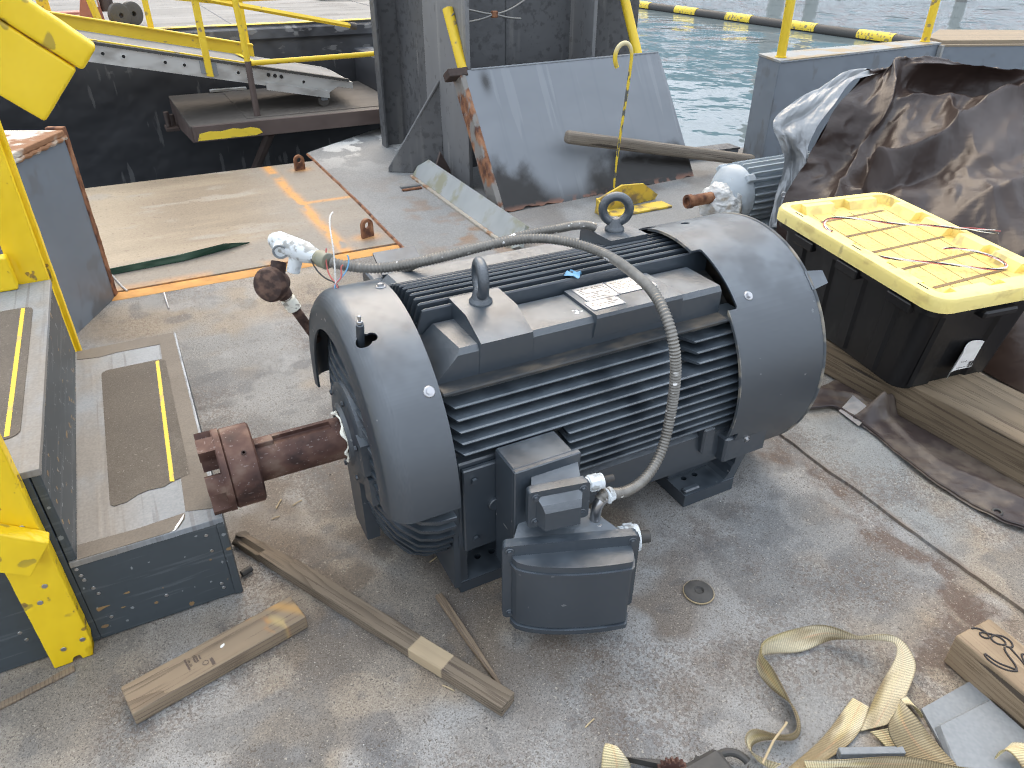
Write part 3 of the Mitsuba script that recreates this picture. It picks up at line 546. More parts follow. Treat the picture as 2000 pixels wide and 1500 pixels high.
# ---- rear fan cover
def ringm(x0, x1, r0, r1, n=128): return lathe([(x0, r1), (x0, r0), (x1, r0), (x1, r1), (x0, r1)], (0, YC, ZC), AX, n)
rc = lathe([(1.228, RS), (1.35, RS+.0005), (1.505, RS+.001), (1.523, RS-.003), (1.530, RS-.014), (1.530, .20), (1.526, .20), (1.526, RS-.016), (1.505, RS-.006), (1.228, RS-.0055), (1.228, RS)], (0, YC, ZC), AX, 144)
notch = [cbox(1.2, 1.258, 1.195, 1.36, .53, .70, .004), cbox(1.2, 1.258, 2*YC-1.36, 2*YC-1.195, .53, .70, .004), cbox(1.2, 1.262, 1.05, 1.16, .205, .262, .004), cbox(1.2, 1.292, 1.06, 1.19, .16, .222, .006)]
hl = ang(101, RS, 1.335); hdn = np.array([0, -math.cos(math.radians(101)), math.sin(math.radians(101))])
rc = cut(rc, *notch, tube([hl-hdn*.03, hl+hdn*.03], .0125, 20))
rv = part(mot, 'fan_cover', rc, 'motor_paint', smooth=30)
part(rv, 'recessed_screw', hexbolt(hl-hdn*.012, hdn, .008), 'zinc')
part(mot, 'fan', cat(lathe([(1.36, .0), (1.36, .30), (1.375, .315), (1.44, .20), (1.44, .0)], (0, YC, ZC), AX, 48)), 'motor_paint_dusty')
gr = [ringm(1.5265, 1.529, r-.003, r+.003, 72) for r in np.arange(.04, .2, .02)]+[cbox(1.526, 1.530, YC-.2, YC+.2, ZC-.004, ZC+.004, .0005), cbox(1.526, 1.530, YC-.004, YC+.004, ZC-.2, ZC+.2, .0005)]
part(rv, 'inlet_grille', cat(gr), 'motor_paint')
part(rv, 'worn_rim', torus((1.523, YC, ZC), AX, RS-.0050, .0062, 144, 10), 'peeled_rim')
part(rv, 'chipped_edge', cut(ringm(1.2255, 1.2285, RS-.0062, RS+.0012, 144), *notch), 'peeled_rim')
for a, x in ((47, 1.305), (-23, 1.31)):
    dd = np.array([0, -math.cos(math.radians(a)), math.sin(math.radians(a))]); part(rv, 'bolt', hexbolt(ang(a, RS, x), dd, .0125), 'zinc')
a0 = 47; tb = ang(a0, RS-.004, 1.525); tdir = np.array([0, math.sin(math.radians(a0)), math.cos(math.radians(a0))]); rdir = np.array([0, -math.cos(math.radians(a0)), math.sin(math.radians(a0))])
part(rv, 'lug', hull([tb+tdir*s*.027+rdir*e+AX*u for s in (1, -1) for e in (-.006, .004) for u in (-.01, .0)]+[tb+tdir*s*.019+rdir*e+AX*.052 for s in (1, -1) for e in (-.006, .004)]), 'motor_paint', smooth=20)
# ---- drive-end bell: cooling slabs cut from a dome, bearing cap, bracket leg
bell = lathe([(.312, 0), (.312, .15), (.316, .20), (.335, .275), (.365, .325), (.40, .342), (.452, .345), (.452, 0)], (0, YC, ZC), AX, 72)
bellm = mf(bell)
eb = part(mot, 'end_bell', lathe([(.326, 0), (.326, .18), (.338, .225), (.37, .275), (.41, .305), (.452, .31), (.452, 0)], (0, YC, ZC), AX, 64), 'motor_paint_dusty')
for z in np.arange(ZC-.318, ZC+.25, .0325):
    s = bellm ^ mf(cbox(.28, .444, YC-.34, YC+.34, z-.0058, z+.0058, .0018))
    for pc in s.decompose():
        part(eb, 'cooling_fin', unmf(pc), 'motor_paint', smooth=25)
part(mot, 'bearing_cap', lathe([(.286, .058), (.286, .072), (.294, .080), (.297, .118), (.305, .130), (.33, .133), (.345, .168), (.345, .05), (.286, .058)], (0, YC, ZC), AX, 56), 'motor_paint')
part(mot, 'peeling_seal', tube([(.2845+.004*math.sin(7*t), YC-(.060+.004*math.sin(5*t))*math.cos(t), ZC+(.060+.004*math.sin(5*t))*math.sin(t)) for t in np.linspace(-.9, 2.6, 60)], .0042+.0022*np.sin(np.linspace(0, 31, 60))*np.sin(np.linspace(1, 17, 60)), 7), 'peeled_paint', smooth=False, label='flaking cream paint round the shaft')
part(mot, 'bracket_leg', cat(hull([(.303, 1.40, .045), (.303, 1.50, .045), (.338, 1.40, .045), (.338, 1.50, .045), (.300, 1.393, .30), (.300, 1.51, .30), (.342, 1.393, .30), (.342, 1.51, .30)])), 'motor_paint', smooth=25)
part(mot, 'bearing_lug', cat(hull([(.297, YC-.135+a, ZC+.02+b_) for a, b_ in ((0, .03), (.03, .045), (-.01, -.05), (.022, -.06))]+[(.33, YC-.135+a, ZC+.02+b_) for a, b_ in ((0, .03), (.03, .045), (-.01, -.05), (.022, -.06))]), hull([(x, YC-.10+a, ZC-.13+b_) for x in (.303, .335) for a, b_ in ((0, 0), (-.06, .02), (-.05, .09), (0, .09))])), 'motor_paint', smooth=25)
for a in (15, 75, 135, 195, 255, 315): part(mot, 'bolt', hexbolt(ang(a, .110, .2965), (-1, 0, 0), .011, False), 'motor_paint')
# ---- shaft and jaw coupling
ZS = .350
shaft = cut(cyl((.07, YC, ZS), (.305, YC, ZS), .0515, n=64, b=.003), cbox(.06, .262, YC-.020, YC+.006, ZS+.040, ZS+.07, .002))
part(mot, 'shaft', shaft, 'shaft_rust', smooth=30)
part(mot, 'shaft_key', cbox(.085, .128, YC-.0195, YC+.0055, ZS+.03, ZS+.058, .0015), 'shaft_rust')
hub = lathe([(.018, .0), (.018, .090), (.022, .0940), (.080, .0940), (.084, .089), (.084, .0)], (0, YC, ZS), AX, 72)
hub = cut(hub, tube([(.058, YC-.045, ZS+.055), (.058, YC-.075, ZS+.0917)], .0052, 16))
cp = part(mot, 'coupling_hub', hub, 'shaft_rust', smooth=30)
part(cp, 'set_screw', pipe((.058, YC-.0590, ZS+.0721), (.058, YC-.0615, ZS+.0752), .0056, .003, 20), 'cast_rust')
part(cp, 'flange', cut(lathe([(.002, .038), (.002, .0935), (.005, .0965), (.018, .0965), (.018, .038), (.002, .038)], (0, YC, ZS), AX, 72)), 'shaft_rust', smooth=30)
for j in range(6):
    a = j*60+18; pts = []
    for x, rs in ((-.032, .0), (.004, .0)):
        for t in np.linspace(-13, 13, 6):
            for r in (.056, .0955): pts.append((x, YC-r*math.cos(math.radians(a+t)), ZS+r*math.sin(math.radians(a+t))))
    part(cp, 'jaw', hull(pts), 'shaft_rust', smooth=25)
# ---- skirt rail, feet, mounting plate
part(fr, 'side_rail', cat(hull([(.46, 1.150, .185), (1.335, 1.150, .185), (.46, 1.158, .252), (1.335, 1.158, .252), (.46, 1.185, .272), (1.335, 1.185, .272), (.46, 1.26, .14), (1.335, 1.26, .14), (.46, 1.158, .150), (1.335, 1.158, .150)])), 'motor_paint', smooth=25)
part(fr, 'side_rail', cat(hull([(.46, 2*YC-1.158, .15), (1.335, 2*YC-1.158, .15), (.46, 2*YC-1.16, .26), (1.335, 2*YC-1.16, .26), (.46, 2*YC-1.26, .14), (1.335, 2*YC-1.26, .14)])), 'motor_paint', smooth=25)
part(fr, 'rail_lug', cbox(1.165, 1.205, 1.138, 1.17, .205, .285, .005), 'motor_paint')
part(fr, 'rail_lug', cbox(1.235, 1.388, 1.124, 1.20, .158, .240, .006), 'motor_paint')
def foot(x0, x1, web_left, ys=1):
    Y = lambda y: YC+ys*(y-YC); out = []
    b = sg.box(x0, 1.163, x1, 1.33) if ys > 0 else sg.box(x0, 2*YC-1.33, x1, 2*YC-1.163)
    for hx in (.045, .085): b = b.difference(sg.Point(x0+hx+ (0 if not web_left else .03), Y(1.225)).buffer(.0085))
    out.append(extr(b, 0.001, .036))
    xs = (x0, x0+.022) if web_left else (x1-.030, x1)
    pr = sg.Polygon([(1.166, .03), (1.168, .10), (1.155, .17), (1.155, .24), (1.30, .24), (1.34, .03)])
    M = mat4((0, ys, 0), (0, 0, 1), (1, 0, 0) if ys > 0 else (-1, 0, 0), (0, 0 if ys > 0 else 2*YC, 0))
    e = extr(pr, xs[0], xs[1], mat4((0, 1, 0), (0, 0, 1), (1, 0, 0), (0, 0, 0)))
    if ys < 0: e.vertices[:, 1] = 2*YC-e.vertices[:, 1]; e.invert()
    out.append(e)
    # fillet web curving down on to the pad
    th = np.linspace(0, math.pi/2, 9); R = .085; sgn = -1 if not web_left else 1; xw = xs[0] if not web_left else xs[1]
    q = [(xw, .028), (xw, .028+R+.06)]+[(xw+sgn*R*(1-math.cos(t))*1.0, .028+R*(1-math.sin(t))+.0) for t in th]
    e2 = extr(sg.Polygon(q).buffer(0), 1.25, 1.34, mat4((1, 0, 0), (0, 0, 1), (0, -1, 0), (0, 0, 0))); e2.vertices[:, 1] += 2*1.295
    e2.vertices[:, 1] = np.clip(e2.vertices[:, 1], 1.18, 1.34)
    if ys < 0: e2.vertices[:, 1] = 2*YC-e2.vertices[:, 1]; e2.invert()
    out.append(e2); return cat(out)
fp = sg.box(1.158, 1.163, 1.338, 1.33)
for hx in (1.205, 1.245): fp = fp.difference(sg.Point(hx, 1.228).buffer(.0085))
web = sg.Polygon([(1.262, .034)]+[(1.262+.062*math.sin(t), .034+.112*(1-math.cos(t))/2+.0) for t in np.linspace(.2, 1.5, 6)]+[(1.332, .095), (1.334, .118), (1.322, .140), (1.30, .150), (1.24, .155), (1.20, .17), (1.20, .235), (1.388, .235), (1.388, .165), (1.338, .034)])
part(mot, 'foot', cat(extr(fp, .001, .042), extr(web, 0, .075, mat4((1, 0, 0), (0, 0, 1), (0, -1, 0), (0, 1.242, 0))), cbox(1.16, 1.345, 1.2425, 1.33, .0425, .20, .003), cbox(1.16, 1.215, 1.166, 1.186, .0425, .056, .004)), 'motor_paint', smooth=20)
part(mot, 'foot', foot(.463, .66, True), 'motor_paint', smooth=20)
part(mot, 'foot', foot(1.158, 1.342, False, -1), 'motor_paint', smooth=20)
part(mot, 'foot', foot(.463, .66, True, -1), 'motor_paint', smooth=20)
part(fr, 'frame_cradle', cat(hull([(.47, YC-.27, .14), (1.33, YC-.27, .14), (.47, YC+.27, .14), (1.33, YC+.27, .14), (.47, YC-.2, .06), (1.33, YC-.2, .06), (.47, YC+.2, .06), (1.33, YC+.2, .06), (.47, YC, .2), (1.33, YC, .2)])), 'motor_paint_dusty', smooth=False)
# front end web behind the shroud and boxed terminal mount
part(mot, 'end_web', hull([(.447, 1.157, .03), (.463, 1.157, .03), (.447, 1.152, .40), (.463, 1.152, .40), (.447, 1.26, .42), (.463, 1.26, .42), (.447, 1.33, .03), (.463, 1.33, .03)]), 'motor_paint', smooth=20)
tmb = part(mot, 'terminal_mount', cbox(.464, .72, 1.152, 1.25, .165, .412, .004), 'motor_paint')
part(tmb, 'cover_plate', cbox(.470, .72, 1.138, 1.1515, .160, .400, .003), 'motor_paint')
for x, z in ((.497, .368), (.497, .195)): part(tmb, 'bolt', hexbolt((x, 1.139, z), (0, -1, 0), .0145, False), 'motor_paint')
part(tmb, 'plug', cyl((.545, 1.139, .285), (.545, 1.128, .285), .016), 'motor_paint')
adp = part(mot, 'conduit_adaptor', cbox(.548, .698, 1.050, 1.138, .110, .441, .004), 'motor_paint')
part(adp, 'flange_plate', cbox(.545, .708, 1.036, 1.0495, .108, .444, .0025), 'motor_paint')
# ---- two terminal boxes with domed covers
def conduit_box(c, yaw, w, h, body_back, bw, bh, dome, tilt=0., name='terminal_box', rb=.012):
    """c: centre of the cover plane; local x along the cover, y into the motor, z up."""
    M = RZ(yaw, c) @ mat4((1, 0, 0), (0, math.cos(tilt), math.sin(tilt)), (0, -math.sin(tilt), math.cos(tilt)), (0, 0, 0))
    P = lambda m: m.apply_transform(M)
    Mx = mat4((1, 0, 0), (0, 0, 1), (0, -1, 0), (0, 0, 0))        # extrude along -y
    fl = extr(rrect(w, h, rb), 0, .013, Mx); fl2 = extr(rrect(w-.004, h-.004, rb), -.012, -.001, Mx)
    body = hull([(x, .010, z) for x in (-bw/2, bw/2) for z in (-bh/2, bh/2)]+[tuple(q) for q in body_back])
    k = part(mot, name, P(body), 'motor_paint', smooth=30); part(k, 'body_flange', P(fl2), 'motor_paint')
    cv = part(k, 'cover', P(fl), 'motor_paint'); part(cv, 'raised_dome', P(dome), 'motor_paint', smooth=30)
    for sx in (-1, 1):
        for sz in (-1, 1): part(cv, 'bolt', P(hexbolt((sx*(w/2-.016), -.0132, sz*(h/2-.016)), (0, -1, 0), .0100)), 'motor_paint')
    return k, M
bc = np.array([.642, .957, .180]); yaw = math.radians(-20)
RZi = np.linalg.inv(RZ(yaw, bc))
back = [tuple((RZi @ np.r_[q, 1])[:3]) for q in ((.555, 1.037, .30), (.712, 1.037, .30), (.555, 1.037, .12), (.712, 1.037, .12))]
xs_ = np.linspace(-.133, .133, 26)
pl = [(-.133, -.012)]+[(x, -.013-.052*(1-((x-.05)/.185)**2)**.5 if abs((x-.05)/.185) < 1 else -.013) for x in xs_[1:-1]]+[(.126, -.056), (.132, -.038), (.133, -.012)]
plan = sg.Polygon([(x, y) for x, y in pl]).buffer(-.004).buffer(.004)
dm = extr(plan, -.108, .082); dm = cat(dm, extr(plan.buffer(.004).intersection(sg.box(-1, -1, 1, -.012)), -.125, -.112), extr(plan.buffer(.0045).intersection(sg.box(-1, -1, 1, -.012)), .058, .064))
tb1, M1 = conduit_box(bc, yaw, .302, .222, back, .255, .185, dm)
bc2 = np.array([.628, .998, .365])
RZi2 = np.linalg.inv(RZ(math.radians(-11), bc2)); back2 = [tuple((RZi2 @ np.r_[q, 1])[:3]) for q in ((.585, 1.037, .42), (.70, 1.037, .42), (.585, 1.037, .31), (.70, 1.037, .31))]
dm2 = hull([(x, -.012, z) for x in (-.052, .052) for z in (-.040, .034)]+[(x, -.040, z) for x in (-.040, .040) for z in (-.040, .008)]+[(x, -.03, z) for x in (-.044, .044) for z in (-.041, .022)])
tb2, M2 = conduit_box(bc2, math.radians(-11), .138, .098, back2, .112, .078, dm2, name='heater_box', rb=.009)
def gland(p, d, r, name, parent):
    d = np.asarray(d, float)/np.linalg.norm(d); p = np.asarray(p, float)
    g = cat(cyl(p, p+d*.013, r*.86, n=24), cyl(p+d*.013, p+d*.036, r, n=8), cyl(p+d*.036, p+d*.046, r*.9, n=24))
    k = part(parent, name, g, 'white_fitting', smooth=30); part(k, 'cut_cable', cyl(p+d*.04, p+d*.072, r*.42, n=16), 'rubber')
gland((.690, .995, .388), (.97, -.15, .05), .019, 'cable_gland', tb2)
gland((.762, .945, .240), (.94, -.34, .03), .034, 'cable_gland', tb1)
# ---- flexible metal conduit from the elbow over the top to the white fitting
CON = [(.725, .980, .345), (.745, .983, .352), (.775, .985, .340), (.850, 1.000, .330), (.925, 1.030, .369), (.957, 1.050, .470), (.952, 1.050, .581), (.943, 1.070, .663), (.946, 1.130, .715), (.972, 1.257, .722), (.972, 1.385, .726), (.925, 1.453, .738), (.862, 1.499, .745), (.787, 1.521, .745), (.693, 1.531, .738), (.598, 1.537, .728), (.523, 1.547, .722), (.448, 1.558, .722), (.395, 1.580, .727), (.352, 1.610, .735)]
def flex(P, r, parent, name, m='conduit_metal', pitch=.0078):
    C = spl(P, 400); d = np.r_[0, np.cumsum(np.linalg.norm(np.diff(C, axis=0), axis=1))]; n = int(d[-1]/pitch*4); s = np.linspace(0, d[-1], n)
    Q = np.c_[[np.interp(s, d, C[:, k]) for k in range(3)]].T
    return part(parent, name, tube(Q, r+.0014*np.sin(np.arange(n)*math.pi/2+.4), 14), m, smooth=60)
flex(CON, .0118, mot, 'flexible_conduit', )
flex([(1.085, 1.600, .705), (1.03, 1.596, .722), (.957, 1.584, .728), (.870, 1.590, .725), (.765, 1.592, .715), (.674, 1.615, .700), (.58, 1.66, .67), (.52, 1.72, .60), (.5, 1.76, .50)], .0112, mot, 'flexible_conduit')
elb = part(mot, 'elbow_fitting', cat(cyl((.722, .985, .268), (.722, .985, .283), .024, n=6), tube(spl([(.722, .985, .280), (.722, .984, .312), (.728, .983, .333), (.748, .983, .345)], 20), .0125, 18)), 'zinc')
part(elb, 'ferrule', cat(cyl((.742, .983, .345), (.762, .984, .347), .0165, n=20), torus((.747, .983, .346), (1, 0, .1), .0165, .003)), 'white_fitting')
# white pull fitting
A0, A1 = np.array([.345, 1.617, .737]), np.array([.262, 1.775, .748]); dA = (A1-A0)/np.linalg.norm(A1-A0)
lb = part(mot, 'pull_fitting', cat(hull(np.r_[[A0+dA*.035+o for o in (rg.normal(0, 1, (1, 3))*0)], torus(A0+dA*.03, dA, .010, .006, 16, 6).vertices, torus(A0+dA*.075, dA, .018, .008, 20, 6).vertices, torus(A1-dA*.01, dA, .018, .008, 20, 6).vertices, torus(A1+dA*.008, dA, .012, .006, 20, 6).vertices]), cyl(A1-dA*.022, A1-dA*.022+np.array([-.25, -.75, -.1])*.055, .0185, n=28), cyl(A0+dA*.10, A0+dA*.10+np.array([-.02, .0, -.055]), .0165, n=22)), 'white_fitting', smooth=40)
ho = A1-dA*.022+np.array([-.25, -.75, -.1])*.0555; hd2 = np.array([-.25, -.75, -.1])/np.linalg.norm([-.25, -.75, -.1])
part(lb, 'open_mouth', cat(torus(ho, hd2, .0165, .0028, 28, 8), pipe(ho-hd2*.02, ho+hd2*.001, .0165, .0135)), 'galv'); part(lb, 'mouth_hole', cyl(ho-hd2*.014, ho-hd2*.0005, .0134, n=24), 'dark_hole')
part(lb, 'lock_ring', cat(cyl(A0+dA*-.004, A0+dA*.022, .0205, n=16), cyl(A0+dA*.022, A0+dA*.032, .0185, n=16)), 'galv_stained')
# rusty junction head on its pipe
Pp = np.array([[.318, 1.74, .47], [.262, 1.74, .60]]); dP = (Pp[1]-Pp[0])/np.linalg.norm(Pp[1]-Pp[0])
part(mot, 'junction_pipe', cat(cyl(Pp[0], Pp[1]+dP*.03, .0125, n=20)), 'cast_rust')
part(mot, 'pipe_coupling', cat(cyl(Pp[1]-dP*.028, Pp[1]+dP*.006, .0185, n=20), cyl(Pp[1]+dP*.008, Pp[1]+dP*.016, .014, n=18)), 'peeled_paint')
hc = Pp[1]+dP*.058; cd = np.array([-.62, -.66, .22]); cd = cd/np.linalg.norm(cd)
jh = part(mot, 'junction_head', cat(cyl(Pp[1]+dP*.012, hc, .0185, .024, n=24), cyl(hc-cd*.012, hc+cd*.018, .030, .041, n=32), trimesh.creation.icosphere(3, .030).apply_translation(hc-cd*.008), cyl(hc, hc+np.array([.25, .25, .62])*.075, .019, n=22)), 'cast_rust', smooth=40)
part(jh, 'screw_cap', lathe([(0, 0), (0, .043), (.014, .043), (.022, .039), (.026, .024), (.026, 0)], hc+cd*.016, cd, 36), 'cast_rust')
# loose wires by the shroud, grey box on the far side
W0 = np.array([.345, 1.545, .70])
for nm, m, e in (('wire_end', 'wire_white', [(.352, 1.565, .78), (.36, 1.60, .835), (.375, 1.62, .85)]), ('wire_end', 'wire_black', [(.33, 1.58, .71), (.315, 1.62, .728), (.318, 1.66, .745)]), ('wire_end', 'wire_red', [(.34, 1.585, .715), (.342, 1.61, .74), (.35, 1.625, .765)]), ('wire_end', 'blue_tape', [(.37, 1.565, .72), (.385, 1.57, .745), (.385, 1.575, .76)]), ('wire_end', 'wire_red', [(.36, 1.56, .715), (.365, 1.57, .73), (.372, 1.575, .738)])):
    part(mot, nm, tube(spl([W0+[0, 0, -.02], W0+[.0, .01, .005]]+e, 30), .0018, 7), m, smooth=60)
hb = part(mot, 'heater_box', cbox(.50, .66, 1.80, 1.90, .44, .585, .006), 'motor_paint', M=None)
part(hb, 'open_lid', cat(hull([(x, y, z) for x in (.53, .655) for y, z in ((1.80, .586), (1.80, .594), (1.875, .632), (1.877, .624))])), 'motor_paint')
# ------------------------------------------------------------------ painted plywood steps with yellow rails
st = thing('wooden_steps', 'grey painted plywood steps with brown grip mats and yellow wooden handrails', 'steps')
def ybox(x0, x1, y0, y1, z0, z1, r=.0025, res=.03, amp=.0008, seed=0, freq=30):
    m = rbox(x1-x0, y1-y0, z1-z0, r, res, amp, freq, seed); m.apply_translation(((x0+x1)/2, (y0+y1)/2, (z0+z1)/2)); return m
part(st, 'lower_side', ybox(-.335, -.036, 1.414, 1.432, .004, .2335, .0015), 'step_paint')
part(st, 'lower_side', ybox(-.335, -.036, 2.405, 2.423, .004, .2335, .0015), 'step_paint')
part(st, 'lower_riser', ybox(-.036, -.018, 1.410, 2.427, .004, .238, .002, amp=.0012), 'step_paint')
part(st, 'lower_tread', ybox(-.334, -.0185, 1.411, 2.426, .234, .250, .002, amp=.0012), 'tread_grey')
part(st, 'upper_riser', ybox(-.334, -.3165, 1.416, 2.424, .251, .4835, .002), 'step_paint')
part(st, 'upper_tread', ybox(-.66, -.3135, 1.412, 2.428, .484, .500, .002, amp=.0012), 'tread_grey')
part(st, 'upper_side', ybox(-.66, -.336, 1.4135, 1.431, .004, .4835, .0015), 'step_paint')
part(st, 'upper_side', ybox(-.66, -.336, 2.405, 2.423, .004, .4835, .0015), 'step_paint')
part(st, 'upper_back', ybox(-.678, -.661, 1.412, 2.428, .004, .499, .0015), 'step_paint')
def mat_poly(x0, x1, y0, y1, r, torn=False):
    g = sg.box(x0+r, y0+r, x1-r, y1-r).buffer(r, 5)
    if torn:
        c = [(x0-.01, y0-.01), (x0-.01, y0+.004), (x0+.035, y0+.006), (x0+.062, y0+.024), (x0+.085, y0+.030), (x0+.118, y0+.026), (x0+.142, y0+.040), (x1+.01, y0+.052), (x1+.01, y0-.01)]
        g = g.difference(sg.Polygon(c))
    return g
m1 = part(st, 'grip_mat', extr(mat_poly(-.247, -.066, 1.560, 2.252, .022, True), .2502, .2520), 'grit_mat', smooth=False)
part(m1, 'yellow_stripe', hull([(-.113, 1.600, z) for z in (.2522, .2526)]+[(-.103, 1.596, z) for z in (.2522, .2526)]+[(-.094, 2.243, z) for z in (.2522, .2526)]+[(-.084, 2.243, z) for z in (.2522, .2526)]), 'mat_yellow')
m2 = part(st, 'grip_mat', extr(mat_poly(-.560, -.352, 1.552, 2.240, .025), .5002, .5020), 'grit_mat', smooth=False)
part(m2, 'yellow_stripe', cbox(-.381, -.371, 1.560, 2.235, .5022, .5026, .0001), 'mat_yellow')
tp_r = sg.Polygon([(-.092, 1.470), (-.030, 1.452), (-.033, 1.47), (-.026, 1.55), (-.030, 1.62), (-.0245, 1.75), (-.0245, 2.424), (-.070, 2.424), (-.072, 2.355), (-.080, 1.9), (-.088, 1.6)])
part(st, 'brown_tape', extr(tp_r, .2502, .2513), 'brown_tape', smooth=False)
part(st, 'brown_tape', extr(sg.Polygon([(-.312, 2.424), (-.0705, 2.424), (-.072, 2.357), (-.2, 2.361), (-.25, 2.352), (-.312, 2.366)]), .2502, .2516), 'brown_tape', smooth=False)
part(st, 'brown_tape', extr(sg.Polygon([(-.3155, 1.413), (-.135, 1.413), (-.112, 1.420), (-.096, 1.446), (-.0935, 1.466), (-.2, 1.458), (-.3155, 1.462)]), .2502, .2514), 'brown_tape', smooth=False)
wp = [(-.0185, 1.412)]+[(-.0185, y) for y in np.linspace(1.45, 2.42, 30)]+[(-.0222+.0012*math.sin(y*37)+.0009*math.sin(y*91), y) for y in np.linspace(2.42, 1.44, 60)]
part(st, 'worn_edge', extr(sg.Polygon(wp).buffer(0), .2503, .2509), 'worn_paint', smooth=False, label='edge of the lower tread worn to pale paint')
part(st, 'peeled_tape', hull([(-.127, 1.4135, .2506), (-.118, 1.4135, .2525), (-.100, 1.44, .2545), (-.094, 1.463, .2535), (-.104, 1.442, .2506), (-.120, 1.418, .2506)]), 'label_white', smooth=False)
scr = [(-.325, .205), (-.322, .185), (-.320, .17), (-.31, .14), (-.305, .12), (-.30, .04), (-.06, .03), (-.058, .015), (-.06, .14), (-.062, .19), (-.18, .05)]
for x, z in scr: part(st, 'screw_head', lathe([(0, 0), (0, .0045), (.0008, .004), (.0006, .0015), (.0012, 0)], (x, 1.4138, z+.02), (0, -1, 0), 12), 'zinc')
for x, z in ((-.60, .12), (-.585, .09), (-.47, .1), (-.465, .075), (-.47, .3)): part(st, 'screw_head', lathe([(0, 0), (0, .0045), (.0008, .004), (.0012, 0)], (x, 1.4133, z), (0, -1, 0), 12), 'zinc')
# near post: worn 2x4 with a chipped foot
pf = m3.Manifold.hull_points(np.array([(0, 0, 0)])) if False else None
post = ybox(-.432, -.346, 1.3745, 1.4115, .001, 1.66, .003, .025, .0016, 3)
post = cut(post, hull([(-.40, 1.36, -.01), (-.39, 1.36, .018), (-.378, 1.36, .022), (-.372, 1.36, -.01), (-.40, 1.392, -.01), (-.392, 1.392, .012), (-.376, 1.392, .012), (-.372, 1.392, -.01)]),
           hull([(-.356, 1.36, -.01), (-.35, 1.36, .028), (-.34, 1.36, .07), (-.33, 1.36, -.01), (-.352, 1.43, -.01), (-.348, 1.43, .04), (-.335, 1.43, .09), (-.33, 1.43, -.01)]))
np_ = part(st, 'rail_post', post, 'yellow_wood', smooth=40, label='near yellow post with a chipped foot')
for x, z in ((-.365, .345), (-.40, .31), (-.38, .24), (-.40, .2), (-.372, .40), (-.36, .06), (-.40, .05)): part(np_, 'screw_head', lathe([(0, .0), (0, .006), (.0008, .0055), (.0006, .002), (.0012, 0)], (x, 1.3737, z), (0, -1, 0), 12), 'zinc')
part(st, 'rail_post', ybox(-.405, -.318, 2.430, 2.468, .001, 1.62, .003, .03, .0014, 5), 'yellow_wood', smooth=40)
part(st, 'rail_post', ybox(-.345, -.306, 2.470, 2.508, .001, 1.62, .003, .03, .0014, 6), 'yellow_wood', smooth=40)
part(st, 'post_brace', ybox(-.62, -.395, 2.385, 2.428, .501, .60, .006, .03, .0014, 8), 'yellow_wood', smooth=40)
def sloped(end, L, h, t, y0, a, seed, r=.004):
    """rail board running up to the left from 'end' (x, z of its upper right corner), square-cut."""
    m = rbox(L, t, h, r, .025, .0016, 22, seed); m.apply_translation((-L/2, t/2, -h/2))
    c, s = math.cos(a), math.sin(a); m.apply_transform(mat4((c, 0, -s), (0, 1, 0), (s, 0, c), (end[0], y0, end[1]))); return m
A41 = math.radians(42)
part(st, 'handrail_cap', sloped((-.009, 1.249), 1.0, .043, .042, 1.329, A41, 11, .007), 'yellow_wood', smooth=40)
part(st, 'handrail', sloped((-.009-.0435*math.sin(A41)-.006, 1.249-.0435*math.cos(A41)+.004), 1.0, .094, .0395, 1.331, A41, 12, .005), 'yellow_wood', smooth=40)
part(st, 'kick_rail', sloped((-.330, .374), .5, .088, .038, 1.335, math.radians(38), 14), 'yellow_wood', smooth=40)
# ------------------------------------------------------------------ loose wood on the deck
def board(name, ends, w, h, matk, label, catg, seed=1, r=.003, amp=.0012, extra=None, z0=.002, **k):
    (x0, y0), (x1, y1) = ends; L = math.hypot(x1-x0, y1-y0); m = rbox(L, w, h, r, .014, amp, 45, seed, (.3, 1, 1)); 
    if extra: m = extra(m, L)
    m.apply_translation((0, 0, h/2+z0)); m.apply_transform(RZ(math.atan2(y1-y0, x1-x0), ((x0+x1)/2, (y0+y1)/2, 0))); return solo(name, m, matk, label, catg, smooth=40)
def stain(c, u, v, w):
    c = mix(c, (.40, .20, .07), smoothstep(.02, .0, dr.abs(w-.10+u*.5-.02*noise(u*60)))*.8*smoothstep(.35, .6, noise(u*50, w*40)))
    c = mix(c, (.44, .26, .09), smoothstep(.03, .0, dr.abs(w-.175+u*.8))*.8)
    return mix(c, (.52, .40, .17), smoothstep(.022, .0, dr.abs(w-.125+u*.6))*.6*smoothstep(.3, .6, noise(u*30+9, w*60)))
wood('wood_block', (.97, .24, 0), (-.095, 1.228, .02), (.185, .14, .095), (.30, .23, .155), (.075, .052, .036), 40, extra=stain)
bk = board('wood_offcut', ((-.287, 1.184), (.090, 1.270)), .083, .038, 'wood_block', 'short thick weathered board with orange stains and a black stamp in front of the steps', 'wood', 2, .004, .0012)
Mb = RZ(math.atan2(.086, .377), (-.098, 1.227, .0405))
stm = []
for i, w_ in enumerate((.012, .018, .010)): stm.append(trimesh.creation.box((.0032, w_, .0006), trimesh.transformations.translation_matrix((-.038-.006*i, .006, 0))))
tx = meshkit.text_mesh('STUD', .0062, .0006, False); tx.apply_translation((-.012, 0, 0)); tx.apply_transform(mat4((0, 1, 0), (-1, 0, 0), (0, 0, 1), (-.044, .008, 0)))
tx2 = meshkit.text_mesh('HT KD', .0048, .0006, False); tx2.apply_transform(mat4((0, 1, 0), (-1, 0, 0), (0, 0, 1), (-.058, -.006, 0)))
